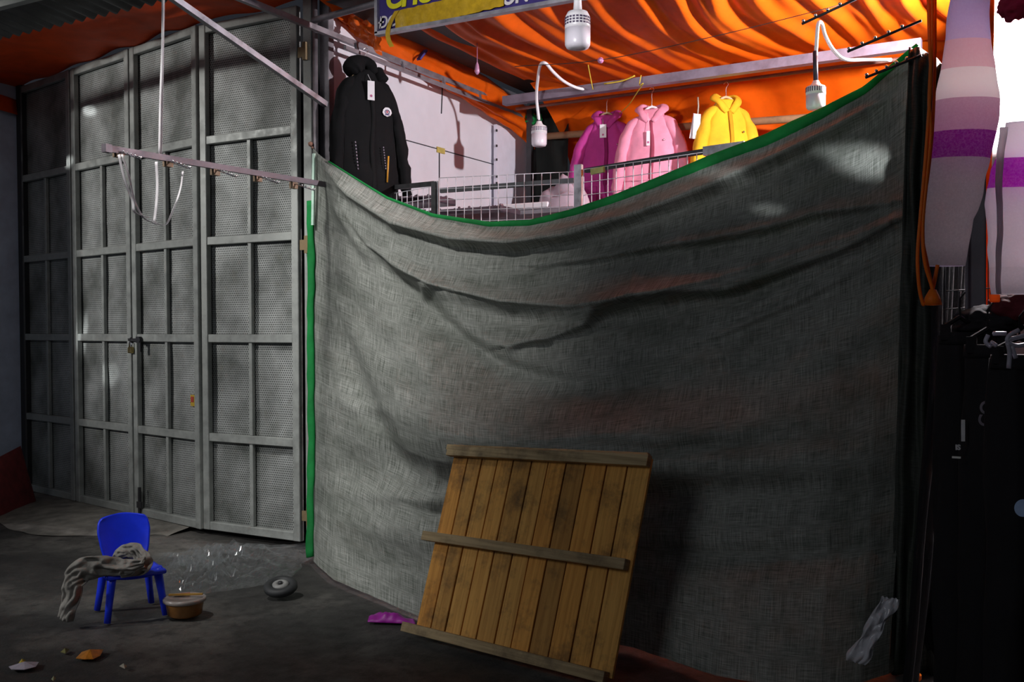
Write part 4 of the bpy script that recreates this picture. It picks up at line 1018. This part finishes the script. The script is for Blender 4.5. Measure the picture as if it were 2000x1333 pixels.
sleeve('sleeve', [(-60, 1862, 1935), (0, 1856, 1930), (80, 1846, 1936), (140, 1838, 1944), (185, 1830, 1954), (230, 1822, 1948), (310, 1812, 1932), (380, 1804, 1920), (410, 1801, 1912), (430, 1803, 1900), (520, 1808, 1884)], 2.6, M_sw1, '', parent=sw)
sw2 = thing('knit_cardigan', 'second striped knit with white glare, partly cut off at the right edge', 'sweater', at_d(1970, 570, 2.85))
sleeve('body', [(240, 1962, 2100), (300, 1948, 2100), (330, 1936, 2100), (400, 1922, 2100), (500, 1930, 2110), (575, 1936, 2110)], 2.85, M_sw2, '', .3, sw2)
sleeve('front_band', [(250, 1950, 1966), (340, 1944, 1958), (420, 1948, 1960), (500, 1946, 1958), (575, 1946, 1956)], 2.76, cloth('pale_band', (.85, .8, .86), .9, .6), '', .5, sw2)
# orange cords
M_or = cloth('orange_cord', (.95, .24, .02), .4, .4, .1)
def cord(pts, r, lab, s=2.42): 
    bm = BM(); tube(bm, catmull([at_d(x, y, s) for x, y in pts], 6), r, 6); return tag(obj('orange_rope', bm, M_or, smooth=True), lab, 'rope', 'orange ropes beside the sweater')
cord([(1812, -40), (1815, 60), (1818, 150), (1812, 250), (1806, 330), (1798, 420), (1792, 500), (1795, 560), (1802, 592), (1806, 596)], .0042, 'outermost orange rope loop at the net corner, left of the sweater')
cord([(1820, -40), (1820, 80), (1815, 200), (1818, 260), (1810, 350), (1802, 440), (1806, 510), (1820, 560), (1826, 590)], .0045, 'middle orange rope passing in front of the sweater cuff')
cord([(1826, -40), (1826, 120), (1822, 240), (1814, 330), (1800, 440), (1812, 520), (1821, 565), (1815, 594)], .0038, 'orange rope twisted round the middle one', 2.43)
cord([(1831, 518), (1826, 545), (1821, 568), (1814, 592)], .0045, 'short orange rope end below the sweater cuff', 2.44)
bm = BM(); c = at_d(1821, 582, 2.42); tube(bm, [at_d(1822, 566, 2.42), c, at_d(1821, 596, 2.42)], [.008, .018, .022], 8); tag(obj('rope_tassel', bm, M_or, smooth=True), 'frayed orange tassel at the end of the ropes', 'tassel')
# LED lamp of the neighbour (lit), just past the right edge
lp = thing('lit_lamp', 'lit white LED lamp behind the sweaters at the right edge', 'lamp', LAMP)
bm = BM(); lathe(bm, [(.02, .12), (.05, .16), (.05, .24), (.02, .28)], Matrix.Translation(LAMP), 20); obj('lamp_base', bm, M_white, lp, True)
M_coat = cloth('charcoal_coat', (.012, .011, .014), .9)
bm = BM()
def f(u, v): return V((-.44+2.2*u, 6.58+.04*math.sin(u*40)-.2*u, 2.5-2.5*v))
sheet(bm, f, 90, 10); tag(thick(obj('added_curtain', bm, cloth('added_curtain_cloth', (.02, .014, .016), .9), smooth=True), .01), 'added dark curtain in place of the darkness behind the knitwear', 'curtain')  # added dark backing, stands in for the unlit space behind
bm = BM()
def f(u, v): return V((-.44+2.0*u, 6.5+.04*math.sin(u*30)-.2*u, 4.2-1.74*v))
sheet(bm, f, 60, 10); tag(thick(obj('glare_sheet', bm, cloth('glare_sheet_cloth', (.8, .78, .8), .8), smooth=True), .006), 'added white sheet standing in for lamp glare behind the knitwear at the top right', 'sheet')  # added behind the lamp so that it blows out to white glare
bm = BM()
def f(u, v): return V((-.465-.02*u-.11*v*v+.02*math.sin(u*44)+.02*nz((u*5, v*3, 0)), 4.12+2.05*u, (2.34+.46*min(1, u*2.2))*(1-v)+.02))
sheet(bm, f, 70, 24); tag(thick(obj('added_curtain', bm, M_coat, smooth=True), .01), 'added dark cloth just right of the net corner, keeping lamp light off the net', 'curtain')  # added to block the lamp from the net side and the ground
def trousers(px, s, w_, lab, seed, top=640, mat=cloth('black_trouser_cloth', (.012, .011, .013), .85)):
    p = at_d(px, top, s); t = thing('trousers', lab, 'trousers', (p.x, p.y, .08), 'black trousers on the rack at right'); M = Matrix.Translation((p.x, p.y, 0)) @ Matrix.Rotation(YAW+.3, 4, 'Z')
    bm = BM(); z1 = p.z
    for sd in (-1, 1): loft(bm, [(.08, w_*.36, .05, sd*w_*.52, 0), (z1*.5, w_*.42, .06, sd*w_*.5, 0), (z1*.78, w_*.5, .07, sd*w_*.45, 0), (z1, w_*.5, .05, sd*w_*.42, 0)], 20, 30, .012, seed+sd)
    obj('legs', xf(bm, M), mat, t, True)
    bm = BM(); loft(bm, [(z1-.03, w_*.98, .06, 0, 0), (z1+.01, w_*.96, .055, 0, 0)], 32, 3, .006, seed); obj('waistband', xf(bm, M), mat, t, True)
    bm = BM(); tube(bm, [M @ V((-w_*.9, 0, z1+.03)), M @ V((0, 0, z1+.06)), M @ V((w_*.9, 0, z1+.03))], .008, 6); tube(bm, [M @ V((0, 0, z1+.06)), M @ V((0, 0, z1+.12)), M @ V((.02, 0, z1+.14))], .003, 6)
    for sd in (-.9, .9): box(bm, M @ V((sd*w_, 0, z1+.01)), (.03, .03, .05))
    tag(obj('clip_hanger', bm, plain('black_plastic', (.015, .014, .016), .8, spec=.1)), 'black clip hanger over the trousers '+lab[15:].split(' with')[0].split(', small')[0], 'hanger', 'clip hangers on the trouser rack')
    return M, z1
Mt1 = trousers(1874, 3.30, .062, 'black trousers nearest the net with a white printed mark', 1, 655)
Mt2 = trousers(1928, 3.12, .066, 'black trousers second from the net, small pale lettering', 5, 680)
Mt3 = trousers(1990, 2.9, .082, 'black trousers at the right edge with a pale blue round patch', 9, 700)
def mark(s, px, py, d, size, lab, col=(.5, .5, .55), rot=0, sp=1):
    p = at_d(px, py, d); y = UP.copy()
    M = basis(p, RT*math.cos(rot)+UP*math.sin(rot), UP*math.cos(rot)-RT*math.sin(rot)); return text_mesh(s, size, M, .001, 0, sp, .001)
tr = [o for o in COL.objects if o.name.startswith('trousers')]
obj('printed_mark', mark('1', 1866, 862, 3.10, .095, ''), plain('white_print', (.85, .85, .88), .6), tr[0])
obj('printed_mark', mark('IS', 1866, 879, 3.10, .022, ''), plain('white_print_2', (.8, .8, .84), .6), tr[0])
bm = BM(); box(bm, at_d(1868, 894, 3.10), (.025, .004, .006)); obj('printed_mark', bm, plain('white_print_3', (.8, .8, .75), .6), tr[0])
obj('printed_mark', mark('CO', 1933, 835, 2.94, .05, '', rot=1.45), plain('grey_print', (.3, .27, .32), .6), tr[1])
bm = BM(); c = at_d(1998, 993, 2.74); bmesh.ops.create_circle(bm, cap_ends=True, radius=.024, segments=24, matrix=basis(c, RT, UP)); obj('round_patch', bm, plain('pale_blue', (.4, .55, .95), .5), tr[2])
# pale claw hangers and clothes heaped on top of the rack
M_clw = plain('pale_plastic', (.40, .38, .46), .3)
def claw(pts, s, r, lab):
    bm = BM()
    for pl_ in pts: tube(bm, catmull([at_d(x, y, s) for x, y in pl_], 4), r, 8)
    tag(obj('plastic_hanger', bm, M_clw, smooth=True), lab, 'hanger')
claw([[(1990, 645), (1972, 655), (1968, 668), (1985, 676), (2010, 672)], [(1968, 664), (1985, 660), (2005, 655)], [(1968, 670), (1972, 690), (1970, 720)], [(1976, 676), (1984, 700)]], 2.70, .006, 'pale plastic hanger claw at the right edge over the trousers')
claw([[(1930, 655), (1925, 668), (1935, 678)], [(1940, 652), (1965, 652)], [(1935, 668), (1946, 676)]], 2.80, .006, 'smaller pale plastic hanger piece left of the claw')
def heap(px, py, s, rx, rz, lab, mat):
    bm = BM(); c = at_d(px, py, s)
    bmesh.ops.create_icosphere(bm, subdivisions=4, radius=1)
    for v in bm.verts:
        k = 1+.35*nz(v.co, 2.2, px)+.12*nz(v.co, 7, 2); q = v.co*k; v.co = c+RT*q.x*rx+Fh*q.y*.1+V((0, 0, q.z*rz))
    return tag(obj('clothes_bundle', bm, mat, smooth=True), lab, 'clothes')
heap(1930, 635, 3.35, .10, .06, 'black folded garment heaped on top of the trouser rack', M_coat); heap(1985, 602, 3.3, .075, .05, 'dark red garment below the knit cardigan', cloth('wine_cloth', (.08, .008, .014)))
heap(1990, 8, 3.4, .05, .05, 'small red garment corner at the very top right above the glare', cloth('crimson_cloth', (.45, .02, .07)))
bm = BM(); c_ = at_z(1822, 1322, 0)
bmesh.ops.create_icosphere(bm, subdivisions=4, radius=1)
for v in bm.verts:
    k = 1+.25*nz(v.co, 2.0, 3)+.06*nz(v.co, 7, 2); q = v.co*k; v.co = c_+RT*(q.x*.10+.06)+Fh*(q.y*.25+.3)+V((0, 0, max(0, q.z*.30+.2)))
tag(obj('sack', bm, M_coat, smooth=True), 'added black sack covering lamp-lit ground between the net corner and the trousers', 'sack')  # added to hide ground lit by the lamp
bm = BM(); c_ = at_z(1792, 1330, 0); box(bm, c_+V((0, 0, .015)), (.03, .03, .03), bev=.006); tag(obj('orange_scrap', bm, M_or), 'tiny orange scrap at the bottom edge in front of the black sack', 'scrap')
bm = BM(); c = at_d(1943, 583, 3.0); box(bm, c, (.028, .02, .024), bev=.003); obj('orange_clip', bm, M_or, sw2)
# grey garment panels and fine wire grid at the back of the neighbour's rack
bm = BM()
def f(u, v): a = at_d(1888+u*32, -60+v*715, 3.7); return a+Fh*.02*math.sin(u*5)
sheet(bm, f, 8, 14); tag(thick(obj('scarf', bm, cloth('grey_scarf', (.16, .15, .17)), smooth=True), .01), 'narrow grey scarf hanging between sleeve and cardigan', 'scarf')
gt = thing('wire_grid', 'dim wire grid between the net corner and the black trousers', 'grid panel', at_d(1850, 760, 3.9))
bm = BM()
for px in (1822, 1846, 1872, 1912, 1930): tube(bm, [at_d(px, 480, 3.9), at_d(px, 800, 3.9)], .002, 5)
for py in (563, 598, 625, 653, 680, 706): tube(bm, [at_d(1818, py+8, 3.9), at_d(1935, py, 3.9)], .002, 5)
obj('wire_mesh', bm, M_dark, gt, True)
# shiny film at the foot of the net corner
bm = BM()
def f(u, v):
    a = at_y(1652, 1288, 4.22).lerp(at_y(1690, 1300, 4.24), u); b = at_y(1722, 1165, 4.26).lerp(at_y(1758, 1170, 4.28), u); p = a.lerp(b, v)
    return p+V((.02*nz((u*2, v*4, 2)), -.05*abs(nz((u*2, v*3, 5), 1.6)), .006*nz((u*6, v*8, 7))))
sheet(bm, f, 16, 40); tag(obj('film_scrap', bm, clear_plastic('silver_film', (.92, .92, 1.0), .7), smooth=True), 'shiny strip of crumpled film at the foot of the net corner', 'plastic film')
